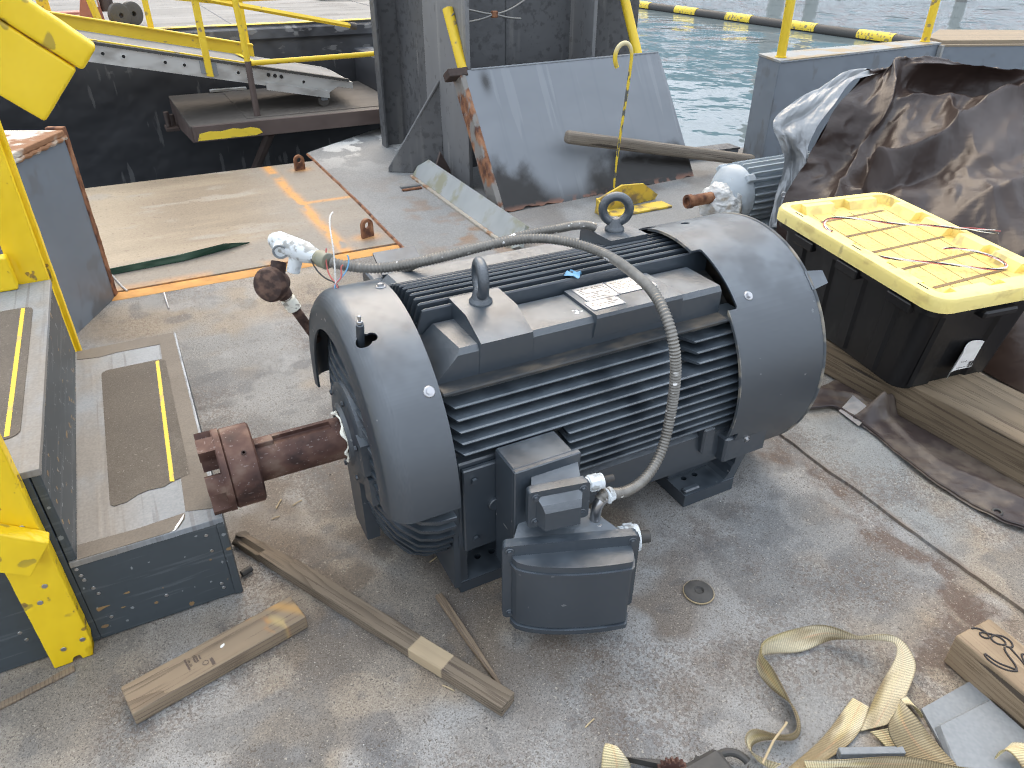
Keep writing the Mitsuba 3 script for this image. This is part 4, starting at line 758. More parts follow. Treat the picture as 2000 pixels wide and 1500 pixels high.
stamp = cat(stm, tx, tx2, trimesh.creation.box((.004, .034, .0006), trimesh.transformations.translation_matrix((-.066, .004, 0))).subdivide(), trimesh.creation.box((.007, .020, .0006), trimesh.transformations.translation_matrix((-.020, -.022, 0))), extr(sg.Point(0, 0).buffer(.0065).difference(sg.Point(0, 0).buffer(.005)), 0, .0006, mat4((1, 0, 0), (0, 1, 0), (0, 0, 1), (-.033, -.016, -.0003))))
part(bk, 'ink_stamp', stamp, 'ink_brown', smooth=False, M=Mb)
part(bk, 'paint_drip', trimesh.creation.icosphere(2, .005).apply_transform(np.diag([1.3, .7, .2, 1])), 'label_white', M=Mb @ RZ(.5, (.012, .004, 0)))
def stickext(c, u, v, w):
    b = smoothstep(-.20, -.19, -w)*smoothstep(.31, .30, -w)
    c = mix(c, (.46, .36, .23), smoothstep(.175, .18, w)*smoothstep(.275, .27, w)*.75); return mix(c, (.05, .043, .036), smoothstep(-.39, -.44, w)*.6)
wood('wood_stick', (.471, -.882, 0), (.215, 1.208, .02), (.12, .093, .066), (.21, .167, .12), (.045, .033, .024), 60, extra=stickext)
def splitend(m, L):
    v = m.vertices; x = v[:, 0]; t = np.clip((-L/2+.16-x)/.16, 0, 1); v[:, 1] = v[:, 1]*(1-.25*t)-.004*t
    j = (x < -L/2+.11) & (v[:, 1] < -.004); v[j, 2] -= .010
    j = (x < -L/2+.205) & (v[:, 1] > .008); v[j, 2] -= .007
    j = x < -L/2+.02; v[j, 1] += .006*np.sin(v[j, 2]*300); m.vertices = v; return m
board('wood_stick', ((.006, 1.600), (.424, .826)), .047, .030, 'wood_stick', 'long broken grey stick lying between the steps and the motor', 'wood', 5, .003, .002, splitend)
wood('wood_splinter', (.06, -.99, 0), (.42, 1.03, .01), (.17, .125, .085), (.28, .21, .14), (.06, .04, .028), 70)
def taper(m, L):
    v = m.vertices; s = np.clip((v[:, 0]+L/2)/L, 0, 1); f = 1-.62*s**2; v[:, 1] *= f; v[:, 2] = (v[:, 2]+.006)*(.5+.5*f)-.006; m.vertices = v; return m
board('wood_splinter', ((.408, 1.176), (.432, .884)), .019, .012, 'wood_splinter', 'thin dark wood splinter pointing at the end of the long stick', 'wood', 7, .002, .0015, taper)
ml = part('', 'x', cyl((0, 0, 0), (0, 0, .01), .01), 'zinc') if False else None
solo('wood_sliver', rbox(.16, .016, .006, .002, .01, .002, 50, 3), 'wood_splinter', 'flat grey sliver of wood under the edge of the steps', 'wood', M=RZ(.23, (-.47, 1.335, .004)))
for i, (x, y, a, L) in enumerate(((.13, 1.70, 1.0, .04), (.178, 1.68, .4, .03), (.11, 1.645, .1, .022), (.455, 1.30, .3, .05), (.33, .93, 2.2, .03), (.56, .72, .3, .028))):
    solo('straw', tube([(x-L/2*math.cos(a), y-L/2*math.sin(a), .003), (x, y, .0045), (x+L/2*math.cos(a), y+L/2*math.sin(a), .003)], .0016, 6), 'splinter_straw', ['pale straw lying nearest the coupling', 'short pale straw to the right of the coupling shadow', 'dark-ended bit of straw below the coupling', 'pale straw against the front foot of the motor', 'bit of straw near the long stick', 'tiny straw on the open deck by the bottom edge'][i], 'straw')
solo('hose_piece', pipe((-.012, 1.466, .0095), (.014, 1.476, .0095), .0085, .0055), 'rubber', 'short black hose piece lying beside the steps', 'hose')
solo('welding_rod', tube([(-.027, 3.345, .014), (-.026, 3.28, .004), (-.024, 3.19, .004)], .0035, 8), 'zinc', 'bright thin rod lying below the orange weld seam', 'rod')
solo('welding_rod', tube([(-.225, 3.66, .0145), (-.19, 3.50, .0145), (-.172, 3.44, .0145)], .0045, 8), 'aluminium', 'pale thin rod lying beside the green board', 'rod')
# abrasive disc
fd = thing('flap_disc', 'worn round grinding disc lying on the deck right of the terminal box', 'disc')
part(fd, 'backing', lathe([(.004, 0), (.004, .008), (.0045, .009), (.006, .0105), (.0105, .0125), (.0095, .022), (.0085, .030), (.006, .036), (.003, .0375), (.003, 0)], (.990, .893, .003), (0, 0, 1), 48), 'disc_grit')
part(fd, 'hub_hole', lathe([(0, 0), (0, .0075), (.0005, .0075), (.0005, 0)], (.990, .893, .0085), (0, 0, 1), 24), 'rubber')
for j in range(48):
    a = j/48*2*math.pi; part(fd, 'flap', cbox(-.003, .003, -.0015, .0015, .002, .0062, .0005).apply_transform(RZ(a+1.2, (.990+.0365*math.cos(a), .893+.0365*math.sin(a), .0012))), 'splinter_straw', smooth=False)
# ------------------------------------------------------------------ lifting sling
sg_k = thing('webbing_sling', 'dirty yellow webbing sling lying in loops on the deck', 'sling')
SL = {}
SL['1a'] =[(0.830,0.474,0.004),(0.814,0.506,0.004),(0.822,0.526,0.004),(0.848,0.528,0.004),(0.883,0.514,0.004),(0.911,0.500,0.004),(0.941,0.511,0.004),(0.966,0.557,0.004),(0.960,0.588,0.004),(0.955,0.626,0.004),(0.962,0.655,0.004),(0.981,0.677,0.006),(1.012,0.677,0.006),(1.053,0.659,0.006),(1.096,0.644,0.008),(1.161,0.637,0.012),(1.189,0.620,0.020),(1.215,0.598,0.030),(1.235,0.576,0.040),(1.257,0.548,0.045),(1.242,0.530,0.040),(1.212,0.517,0.030),(1.162,0.500,0.020),(1.106,0.477,0.012),(1.045,0.449,0.006)]
SL['1b'] =[(0.828,0.461,0.040),(0.797,0.526,0.045),(0.817,0.538,0.045),(0.839,0.535,0.040),(0.860,0.509,0.045),(0.895,0.495,0.045),(0.917,0.507,0.045),(0.941,0.553,0.045),(0.958,0.592,0.040),(0.967,0.637,0.045),(0.965,0.656,0.050),(0.981,0.677,0.052),(1.009,0.686,0.050),(1.064,0.685,0.045),(1.121,0.677,0.040),(1.156,0.652,0.050),(1.179,0.605,0.060),(1.189,0.593,0.060),(1.237,0.575,0.060),(1.270,0.549,0.055),(1.269,0.521,0.050),(1.257,0.493,0.040),(1.217,0.469,0.030),(1.168,0.449,0.020),(1.101,0.432,0.012)]
SL['2a'] =[(1.093,0.510,0.006),(1.019,0.489,0.006),(0.952,0.472,0.008),(0.880,0.461,0.012),(0.847,0.455,0.020),(0.823,0.451,0.020)]
SL['2b'] =[(1.106,0.479,0.006),(1.041,0.449,0.006),(0.987,0.438,0.008),(0.932,0.435,0.012),(0.892,0.432,0.020),(0.851,0.425,0.020)]
SL['3a'] =[(1.186,0.412,0.004),(1.174,0.415,0.030),(1.149,0.430,0.050),(1.074,0.419,0.055),(1.064,0.402,0.040),(1.070,0.373,0.020),(1.078,0.346,0.015),(1.083,0.321,0.015)]
SL['3b'] =[(1.201,0.461,0.004),(1.174,0.453,0.030),(1.147,0.447,0.050),(1.138,0.442,0.058),(1.138,0.403,0.050),(1.145,0.370,0.030),(1.147,0.331,0.020),(1.146,0.302,0.020)]
SL['4a'] =[(0.879,0.439,0.020),(0.923,0.416,0.020),(0.966,0.392,0.020),(1.028,0.354,0.020),(1.110,0.304,0.020),(1.145,0.275,0.020)]
SL['4b'] =[(0.880,0.450,0.030),(0.930,0.421,0.035),(0.992,0.391,0.040),(1.060,0.358,0.040),(1.114,0.314,0.040),(1.160,0.289,0.030)]
SL['5a'] =[(1.058,0.437,0.012),(1.063,0.415,0.008),(1.063,0.384,0.005),(1.060,0.357,0.004)]
SL['5b'] =[(1.096,0.422,0.020),(1.095,0.405,0.012),(1.086,0.370,0.008),(1.094,0.343,0.006)]
SL['6a'] =[(0.525,0.624,0.010),(0.537,0.640,0.030),(0.546,0.649,0.035),(0.562,0.659,0.010)]
SL['6b'] =[(0.575,0.599,0.010),(0.574,0.604,0.030),(0.570,0.627,0.035),(0.577,0.647,0.010)]
SL['7a'] =[(1.216,0.281,0.030),(1.233,0.278,0.050),(1.227,0.241,0.050)]
SL['7b'] =[(1.265,0.282,0.045),(1.288,0.256,0.050),(1.280,0.228,0.050)]
for i, nm in enumerate('1234567'):
    A = np.array(SL[nm+'a']); B = np.array(SL[nm+'b'])
    mesh, uv = ribbon(A, B, .0028, 220 if nm == '1' else 90, 7)
    k = part(sg_k, 'webbing_strap', mesh, 'sling_web', smooth=True, uv=uv)
tw = solo('twig', tube([(.794, .476, .045), (.84, .497, .056), (.886, .511, .058), (.890, .513, .0575)], [.0024, .0023, .0022, .003], 8), 'splinter_straw', 'thin pale twig resting on the sling loop', 'twig')
# graffiti timber
wood('wood_scrawl', (-.07, -.99, 0), (1.40, .30, .045), (.215, .155, .095), (.33, .25, .165), (.13, .088, .05), 35, extra=lambda c, u, v, w: c)
gt = solo('timber_block', rbox(.40, .112, .090, .005, .015, .0016, 40, 9), 'wood_scrawl', 'brown timber with black marker scrawl at the lower right corner', 'timber', smooth=40, M=RZ(math.radians(-92), (1.402, .282, .047)))
zt = .0928
def mark(P, r=.0022, n=40): return tube([(x, y, zt) for x, y in spl(np.array(P), n)], r, 6)
def sc(P): return [(1.345+.11*(a), .483-.22*(b)) for a, b in P]
mk = [sc([(.50, .02), (.62, .05), (.66, .13), (.58, .17), (.50, .12), (.56, .09), (.70, .14), (.80, .22), (.76, .29), (.64, .27), (.60, .20), (.70, .17), (.86, .21), (.90, .29), (.82, .34), (.70, .31)]),
      sc([(.66, .31), (.52, .40), (.42, .50), (.30, .52)]), sc([(.74, .34), (.66, .46), (.56, .58), (.46, .66)]),
      sc([(.16, .27), (.10, .33), (.14, .44), (.26, .51), (.36, .53), (.24, .43), (.18, .34), (.17, .27)]), sc([(.56, .56), (.74, .46), (.82, .44), (.84, .54), (.72, .64), (.62, .72)]), sc([(.86, .64), (.78, .74), (.66, .82)])]
for P in mk: part(gt, 'marker_stroke', mark(P), 'ink', smooth=60)
# galvanised steel pieces under the sling
gp_ = thing('steel_offcut', 'pale grey folded steel plate lying under the timber with the scrawl', 'steel plate')
part(gp_, 'plate', cat(hull([(x, y, z) for x, y in ((1.20, .425), (1.365, .42), (1.36, .24), (1.12, .26)) for z in (.003, .010)])), 'galv', smooth=False)
part(gp_, 'raised_flange', hull([(1.185, .383, .011), (1.345, .372, .011), (1.34, .2, .011), (1.06, .2, .011), (1.19, .378, .022), (1.335, .367, .022), (1.33, .2, .022), (1.075, .2, .022)]), 'galv', smooth=False)
solo('steel_bar', cat(cbox(0, .13, -.012, .012, .003, .012, .001), cbox(0, .13, -.003, .012, .012, .028, .001)), 'galv', 'short grey steel angle lying under the webbing straps', 'steel angle', M=RZ(math.radians(-26), (.957, .428, 0)))
# chain hoist corner at the bottom edge
ch = thing('chain_hoist', 'rusty gear and black chain hoist at the bottom edge', 'hoist')
gear = sg.Polygon([((.030 if k % 4 < 2 else .024)*math.cos(2*math.pi*k/64), (.030 if k % 4 < 2 else .024)*math.sin(2*math.pi*k/64)) for k in range(64)])
part(ch, 'gear', extr(gear, 0, .012, mat4((.9, -.43, 0), (.1, .2, .97), (-.42, -.88, .22), (.640, .556, .028))), 'shaft_rust', smooth=20)
part(ch, 'housing', cat(cbox(.55, .74, .46, .545, .004, .05, .01).apply_transform(RZ(0))), 'rubber')
part(ch, 'arm', cat(hull([(.578, .618, .004), (.60, .605, .004), (.662, .565, .004), (.645, .56, .004), (.578, .618, .02), (.60, .605, .02), (.66, .56, .03), (.645, .555, .03)])), 'rubber')
part(ch, 'arm', hull([(.68, .545, .004), (.70, .555, .004), (.74, .50, .004), (.68, .545, .03), (.70, .556, .026), (.74, .50, .04)]), 'rubber')
part(ch, 'hook', tube(spl([(.71, .51, .01), (.735, .535, .02), (.765, .53, .025), (.785, .50, .02)], 24), .008, 10), 'rubber')
part(ch, 'pinion', cyl((.615, .54, .03), (.66, .53, .034), .016), 'shaft_rust')
# ------------------------------------------------------------------ left bulwark end behind the steps
a_, b_ = np.array([-.223, 3.418]), np.array([-.380, 3.103]); u_ = (b_-a_)/np.linalg.norm(b_-a_); n_ = np.array([-u_[1], u_[0]])
if n_ @ np.array([-1, .5]) < 0: n_ = -n_
Mbw = mat4((u_[0], u_[1], 0), (n_[0], n_[1], 0), (0, 0, 1), (a_[0], a_[1], 0))
if np.linalg.det(Mbw[:3, :3]) < 0: Mbw[:3, 1] *= 1
bw = thing('bulwark', 'grey steel bulwark end with a rusty edge standing behind the steps', 'bulwark')
def fixw(m, M):
    m = m.copy(); m.apply_transform(M)
    if np.linalg.det(M[:3, :3]) < 0: m.invert()
    return m
part(bw, 'side_plate', fixw(cbox(.0, 1.2, .004, .016, 0, .705, .001), Mbw), 'steel_grey')
part(bw, 'edge_flange', fixw(rbox(.030, .07, .735, .004, .02, .003, 25, 4).apply_translation((-.012, .035, .3675)), Mbw), 'edge_rust', label='rusty edge flange')
part(bw, 'end_plate', fixw(cbox(.004, .016, .03, .30, 0, .70, .001), Mbw), 'steel_grey')
part(bw, 'cap_plate', fixw(rbox(1.2, .33, .022, .005, .03, .002, 20, 5).apply_translation((.603, .16, .716)), Mbw), 'rusty_cap', label='rust-stained cap')
part(bw, 'weld_bead', fixw(tube(np.c_[np.linspace(0, 1.1, 60), np.full(60, .000), .697+.003*np.sin(np.arange(60)*2.1)], .009, 8), Mbw), 'rusty_cap')
# green board on the hatch plate
solo('green_board', cat(hull([(-.42, 3.69, .012), (-.42, 3.66, .012), (.10, 3.745, .012), (.10, 3.70, .012), (-.42, 3.69, .03), (.10, 3.745, .033), (-.42, 3.665, .038), (.10, 3.705, .045)]), hull([(.095, 3.742, .012), (.095, 3.70, .012), (.43, 3.80, .013), (.09, 3.742, .034), (.09, 3.704, .046), (.30, 3.752, .05), (.425, 3.797, .02)])), 'green_paint', 'long green painted bar with a pointed end lying on the tan plate', 'bar', smooth=False)
# ------------------------------------------------------------------ steel column
cl = thing('steel_column', 'tall dark steel column of welded plates with triangular gussets', 'column')
H_ = 1.5
part(cl, 'flange', cbox(1.814, 1.840, 4.085, 4.74, .02, H_, .003), 'column_grey', label='paler near flange')
part(cl, 'web', cbox(1.841, 2.78, 4.55, 4.575, .02, H_, .002), 'column_dark')
part(cl, 'flange', cbox(2.80, 2.826, 4.30, 4.90, .02, H_, .003), 'column_grey')
part(cl, 'wing_plate', cbox(1.705, 2.0, 5.372, 5.395, .02, H_, .003), 'column_dark')
part(cl, 'wing_plate', cbox(2.827, 3.335, 4.56, 4.585, .02, H_, .003), 'column_dark')
part(cl, 'inner_plate', cbox(1.86, 1.884, 4.741, 5.37, .02, H_, .003), 'column_dark')
part(cl, 'edge_plate', cbox(1.685, 1.7045, 5.30, 5.40, .02, H_, .003), 'column_dark')
part(cl, 'web_patch', cbox(2.30, 2.74, 4.544, 4.5495, .5, 1.45, .002), 'column_dark')
part(cl, 'gusset', plate3([(1.813, 4.50, .025), (1.50, 4.70, .025), (1.502, 4.70, .045), (1.813, 4.50, .60)], .016), 'column_dark', smooth=False, label='tall triangular gusset with a pale edge')
part(cl, 'gusset_edge', tube([(1.503, 4.705, .04), (1.813, 4.508, .60)], .009, 6), 'column_grey')
part(cl, 'gusset', plate3([(1.812, 4.40, .025), (1.66, 4.36, .025), (1.74, 4.38, .20), (1.812, 4.40, .07)], .014), 'brown_steel', smooth=False)
part(cl, 'foot_bar', cbox(1.44, 1.57, 4.30, 4.33, .022, .034, .003), 'column_grey')
part(cl, 'foot_bar', cbox(1.43, 1.56, 4.24, 4.262, .022, .034, .003), 'edge_rust')
# low coaming plate in front of the column
kc = thing('coaming_plate', 'low grey steel plate on edge welded to the deck in front of the column', 'steel plate')
part(kc, 'plate', plate3([(1.597, 4.53, .022), (1.600, 3.10, .022), (1.62, 3.05, .05), (1.632, 3.10, .17), (1.628, 4.43, .185), (1.603, 4.53, .11)], .026), 'galv_stained', smooth=False)
part(kc, 'weld_bead', tube(np.c_[1.590+.003*np.sin(np.arange(80)*1.7), np.linspace(4.52, 3.12, 80), np.full(80, .026)], .012, 7), 'tan_bead')
# ------------------------------------------------------------------ cut-out bulwark panel leaning on the column
A = np.array([1.812, 3.594, .024]); Bq = np.array([3.272, 3.705, .024]); up = np.array([.022, .455, .700]); ux = (Bq-A)/np.linalg.norm(Bq-A); Wp = np.linalg.norm(Bq-A); uy = up-ux*(up @ ux); Lp = np.linalg.norm(uy); uy = uy/Lp; un = np.cross(uy, ux)*-1
un = np.cross(ux, uy)     # towards the camera
MP = mat4(ux, uy, un, A)
pn = thing('leaning_panel', 'blue grey steel panel with burnt lower edge leaning against the dark column', 'steel panel')
bot = [(x, .012*math.sin(x*9)+.006*math.sin(x*41+1)+.004*math.sin(x*90)) for x in np.linspace(0, Wp, 70)]
part(pn, 'face_plate', extr(bot+[(Wp-.01, Lp-.005), (.06, Lp), (.0, Lp)], -.012, .0, MP), 'panel_grey', smooth=False)
part(pn, 'side_flange', rbox(.034, Lp, .10, .003, .03, .002, 30, 2).apply_translation((-.016, Lp/2, -.045)).apply_transform(MP), 'edge_rust_panel', label='rusty cut edge')
part(pn, 'top_flange', extr(sg.box(.0, Lp-.012, Wp-.012, Lp+.001), -.12, -.0125, MP), 'panel_grey', smooth=False)
part(pn, 'end_flange', extr(sg.box(Wp-.024, .01, Wp-.012, Lp-.0135), -.10, -.0125, MP), 'panel_grey', smooth=False)
part(pn, 'corner_tab', cbox(-.10, .02, Lp-.03, Lp+.016, -.07, .008, .004).apply_transform(MP), 'dark_burnt')
part(pn, 'weld_bead', tube(np.array([(MP @ [x, Lp+.001, -.002+.002*math.sin(i*1.9), 1])[:3] for i, x in enumerate(np.linspace(.05, Wp-.02, 120))]), .007, 7), 'panel_grey')
for x, l_ in ((.030, .50), (1.325, .60)):
    p0 = (MP @ [x, Lp-.002, -.055, 1])[:3]; d_ = uy*.86+np.array([-.06 if x < 1 else -.12, -.1, .5])*.25; d_ /= np.linalg.norm(d_)
    sx_ = part(pn, 'stanchion', cyl(p0, p0+d_*(.37 if x < 1 else .62), .030, n=28), 'yellow_steel', smooth=40, label='cut yellow stanchion at the left corner' if x < 1 else None)
    if x < 1: part(sx_, 'burnt_foot', cyl(p0-d_*.01, p0+d_*.035, .031, n=28), 'dark_burnt')
    if x < 1: S0 = p0+d_*.33
    else: S1 = p0+d_*.55
# wire rope from stanchion to stanchion
wr = thing('wire_rope', 'thin steel wire rope tied through the left stanchion of the leaning panel', 'wire rope')
part(wr, 'rope', tube(spl([S0+[.02, 0, .012], S0+[.10, -.01, .03], S0+[.28, -.01, .0], (S0+S1)/2+[0, 0, .015], S1], 60), .0055, 8), 'rope_wire', smooth=60)
part(wr, 'loop', tube(spl([S0+[.28, -.01, .0], S0+[.16, -.02, -.028], S0+[.05, -.02, -.03], S0+[.0, -.03, -.01], S0+[.02, -.02, .012]], 30), .0055, 8), 'rope_wire', smooth=60)
part(wr, 'tail', tube(spl([S0+[.28, -.012, .0], S0+[.36, -.02, -.02], S0+[.45, -.02, -.03]], 14), .0055, 8), 'rope_wire', smooth=60)
part(wr, 'clamp', cat(cbox(-.02, .02, -.012, .012, -.018, .018, .004).apply_translation(S0+[.28, -.01, -.002])), 'edge_rust')
# hooked rod, yellow bracket, pole
hr = solo('hooked_rod', tube(spl([(2.585, 3.63, .022), (2.588, 3.628, .26), (2.612, 3.62, .60), (2.622, 3.617, .77), (2.618, 3.618, .83), (2.592, 3.625, .868), (2.555, 3.636, .862), (2.532, 3.642, .825), (2.530, 3.644, .79), (2.545, 3.64, .745)], 120), np.interp(np.linspace(0, 1, 120), [0, .3, .62, .75, 1], [.0065, .008, .009, .0125, .0125]), 12), 'hook_yellow', 'tall yellow and black rod with a hooked top standing before the leaning panel', 'rod', smooth=60)
yb = thing('yellow_bracket', 'yellow folded steel bracket on the deck behind the far lifting eye', 'bracket')
part(yb, 'upright', plate3([(2.28, 3.36, .024), (2.74, 3.42, .024), (2.76, 3.42, .05), (2.62, 3.44, .145), (2.45, 3.42, .165), (2.28, 3.38, .11)], .012), 'yellow_grimy', smooth=False)
part(yb, 'cheek', plate3([(2.28, 3.36, .024), (2.28, 3.24, .024), (2.28, 3.24, .07), (2.28, 3.37, .11)], .012), 'yellow_grimy', smooth=False)
part(yb, 'base', cbox(2.285, 2.74, 3.25, 3.355, .023, .035, .002), 'yellow_grimy')
wood('wood_pole', (.98, -.02, -.2), (3.0, 3.7, .22), (.14, .12, .095), (.26, .22, .175), (.06, .045, .033), 50)
pm = rbox(1.52, .062, .074, .022, .03, .002, 25, 8, (.3, 1, 1)); dpx = np.array([1.46, -.03, -.30]); ax_, bx_, dx_ = frame(dpx)
solo('wooden_pole', pm, 'wood_pole', 'grey wooden pole leaning across the front of the steel panel', 'pole', smooth=50, M=mat4(dx_, ax_, bx_, np.array([2.285, 3.735, .372])+dx_*.76))
# ------------------------------------------------------------------ right bulwarks with stanchions
def wall(name, lab, poly, z1, capm, lean=0., z0=.022):
    k = thing(name, lab, 'bulwark'); P = np.array(poly); body = extr(sg.Polygon(P), z0, z1-.013)
    part(k, 'side_plates', body, 'steel_grey', smooth=False)
    part(k, 'cap_plate', extr(sg.Polygon(P).buffer(.006, join_style=2), z1-.0125, z1), capm, smooth=False); return k
b1 = wall('bulwark', 'grey steel box bulwark behind the brown tarp with two yellow stanchions', [(3.955, 3.99), (3.855, 3.70), (5.62, 3.84), (5.66, 4.03)], .695, 'cap_dirty')
for (x, y, h) in ((3.96, 3.80, .62), (5.55, 3.92, .7)):
    part(b1, 'stanchion', cat(cyl((x, y, .69), (x-.01, y-.0, .69+h), .030, n=28), cyl((x, y, .695), (x, y, .703), .037, n=20)), 'yellow_steel', smooth=40)
for i in range(2): part(b1, 'weld_bead', tube(np.c_[np.linspace(3.86, 5.6, 90), np.linspace(3.697, 3.837, 90), .683+.002*np.sin(np.arange(90)*2.3)] if i == 0 else [(3.857, 3.698, .03), (3.857, 3.698, .68)], .006, 7), 'steel_grey')
part(b1, 'corner_stain', cbox(5.60, 5.625, 3.80, 3.835, .03, .68, .002), 'cap_dirty')
b2 = wall('bulwark', 'grey bulwark at the right edge with a worn wooden cap', [(5.63, 3.83), (7.2, 3.20), (7.3, 3.42), (5.70, 4.03)], .68, 'cap_wood')
part(b2, 'wooden_cap', extr(sg.Polygon([(5.66, 3.86), (7.2, 3.22), (7.55, 3.7), (6.3, 4.35), (5.75, 4.05)]), .6805, .705), 'cap_wood', smooth=False)
lw = wall('bulwark', 'low dark steel kerb under the wooden pole at the deck edge', [(3.30, 4.02), (3.90, 3.98), (3.90, 4.10), (3.30, 4.13)], .08, 'column_dark')
S2 = np.array([3.955, 3.80, 1.22]); S3 = np.array([5.545, 3.92, 1.26])
w2 = thing('wire_rope', 'thin wire rope strung between the two stanchions of the right bulwark', 'wire rope')
part(w2, 'rope', tube(spl([S2, S2+[.3, .02, -.05], (S2+S3)/2+[0, 0, -.03], S3], 40), .005, 7), 'rope_wire'); part(w2, 'clamp', cbox(-.02, .02, -.015, .015, -.02, .02, .004).apply_translation(S2+[.16, .01, -.035]), 'edge_rust')
# ------------------------------------------------------------------ moored barge behind, platform, gangway
bg = thing('moored_barge', 'black hulled barge moored behind with a grey worn deck and yellow edge stripe', 'barge')
part(bg, 'hull', cbox(-9, 3.4, 7.0, 17, -1.6, .700, .02), 'hull_black')
part(bg, 'deck_plating', cbox(-8.98, 3.38, 7.03, 16.9, .7005, .712, .001), 'barge_deck')
part(bg, 'edge_stripe', hull([(x, y, z) for x in (-3, 3.2) for y, z in ((7.012, .7125), (7.13, .7125), (7.012, .7155), (7.13, .7155))]), 'yellow_worn')
part(bg, 'rubbing_strake', cbox(-9, 3.4, 6.955, 7.0, .60, .69, .01), 'hull_black')
for i, x in enumerate((-2.2, -.6, 1.0, 2.6)): part(bg, 'deck_seam', cbox(x, x+.012, 7.2, 16.8, .7122, .715, .001), 'hull_black')
part(bg, 'raised_block', cbox(1.98, 3.2, 6.3, 6.95, .22, .50, .01), 'hull_black')
part(bg, 'deck_hatch', cbox(2.3, 3.1, 9.2, 10.2, .7125, .80, .01), 'brown_steel')
pf_ = thing('steel_platform', 'brown steel landing platform hung on the black hull with a patch of yellow paint', 'platform')
part(pf_, 'deck_plate', extr(sg.Polygon([(.40, 5.70), (2.9, 5.69), (2.9, 6.94), (.375, 6.94)]), .205, .222), 'platform_top', smooth=False)
part(pf_, 'deck_plate', cbox(.80, 2.88, 5.78, 6.92, .2222, .2265, .001), 'platform_top')
part(pf_, 'front_fascia', cbox(.41, 2.9, 5.675, 5.699, .115, .2225, .003), 'brown_steel')
part(pf_, 'side_fascia', hull([(.375, 6.94, .0), (.40, 5.70, .11), (.375, 6.94, .204), (.40, 5.70, .204), (.395, 6.94, .0), (.42, 5.70, .11), (.395, 6.94, .204), (.42, 5.70, .204)]), 'brown_steel', smooth=False)
yp = [(.43, .125), (.83, .125), (.88, .14), (.86, .17), (.80, .185), (.74, .178), (.68, .188), (.6, .176), (.52, .182), (.45, .172)]
part(pf_, 'yellow_paint', extr(sg.Polygon(yp), 5.6715, 5.6745, mat4((1, 0, 0), (0, 0, 1), (0, -1, 0), (0, 2*5.673, 0))), 'yellow_worn', smooth=False)
part(pf_, 'bracket_eye', cat(cbox(.28, .38, 6.55, 6.72, .02, .045, .004), cyl((.31, 6.62, .045), (.31, 6.62, .16), .02), cyl((.35, 6.66, .045), (.35, 6.66, .13), .018)), 'brown_steel')
part(pf_, 'edge_bar', cbox(.70, 1.0, 6.90, 6.94, .2275, .25, .003), 'aluminium')
part(pf_, 'strut', tube([(.95, 5.8, .10), (.62, 6.9, -1.0)], .035, 8), 'brown_steel'); 
post1 = part(pf_, 'gate_post', tube([(.885, 5.82, .222), (.882, 5.82, .60)], .022, 14), 'brown_steel')
part(pf_, 'gate_post_top', tube([(.882, 5.82, .60), (.878, 5.82, .80), (.868, 5.82, 1.02)], .022, 14), 'yellow_steel')
part(pf_, 'rail', tube([(.905, 5.82, .585), (1.4, 5.82, .59), (2.4, 5.84, .60)], .018, 14), 'yellow_steel')
gw = thing('gangway', 'aluminium gangway with yellow side rails sloping down to the brown platform', 'gangway')
def gpt(t, y, dz): # along the slope, t = x
    return np.array([t, y, .752+(-.208)*(t+.04)+dz])
def gbox(t0, t1, y0, y1, d0, d1, t0b=None, t1b=None):
    return hull([gpt(t, y, d) for t, d in ((t0, d1), (t1, d1), (t0 if t0b is None else t0b, d0), (t1 if t1b is None else t1b, d0)) for y in (y0, y1)])
part(gw, 'walkway', gbox(-2.2, 1.62, 5.96, 6.58, -.012, .000), 'gangway_top', smooth=False)
sb = part(gw, 'side_beam', gbox(-2.2, 1.60, 5.93, 5.955, -.125, -.012, t1b=1.45), 'aluminium', smooth=False)
part(gw, 'top_chord', gbox(-2.2, 1.63, 5.915, 5.965, -.0115, .008), 'rubber'); part(gw, 'yellow_edge', gbox(-2.2, .98, 5.955, 5.985, .0085, .016), 'yellow_steel', smooth=False)
part(gw, 'cross_line', hull([gpt(.98, 5.985, .0085), gpt(1.02, 5.985, .0085), gpt(.90, 6.50, .0085), gpt(.94, 6.50, .0085), gpt(.98, 5.985, .014), gpt(1.02, 5.985, .014), gpt(.90, 6.50, .014), gpt(.94, 6.50, .014)]), 'yellow_steel', smooth=False)
part(gw, 'side_beam', gbox(-2.2, 1.60, 6.585, 6.61, -.125, -.0), 'aluminium', smooth=False)
part(gw, 'kick_plate', gbox(-2.2, 1.06, 6.59, 6.62, .0, .085), 'yellow_steel', smooth=False)
part(gw, 'kick_flange', gbox(-2.2, 1.06, 6.56, 6.625, .0855, .094), 'yellow_steel', smooth=False)
part(gw, 'end_lip', gbox(1.45, 1.66, 5.94, 6.6, -.06, -.013), 'aluminium', smooth=False)
hx = (-.02, .10, .35, .47, .62, .82, 1.28)
for x in hx: part(sb, 'bolt_hole', cat(pipe(gpt(x, 5.9295, -.06), gpt(x, 5.924, -.06), .017, .011, 18)), 'aluminium'); part(sb, 'bolt_hole_dark', cyl(gpt(x, 5.9296, -.06), gpt(x, 5.9275, -.06), .0112, n=16), 'dark_hole')
for j in range(3): part(sb, 'end_bolt', cyl(gpt(1.03+.045*j, 5.929, -.045), gpt(1.03+.045*j, 5.915, -.045), .013, n=12), 'dark_hole')
part(gw, 'foot_channel', gbox(1.0, 1.46, 5.90, 5.929, -.150, -.10), 'aluminium', smooth=False)
part(gw, 'caster', cat(cyl((1.42, 5.94, .268), (1.42, 5.97, .268), .042, n=24)), 'wheel_pu'); part(gw, 'caster_fork', cat(cbox(1.40, 1.45, 5.93, 5.985, .27, .33, .004)), 'galv')
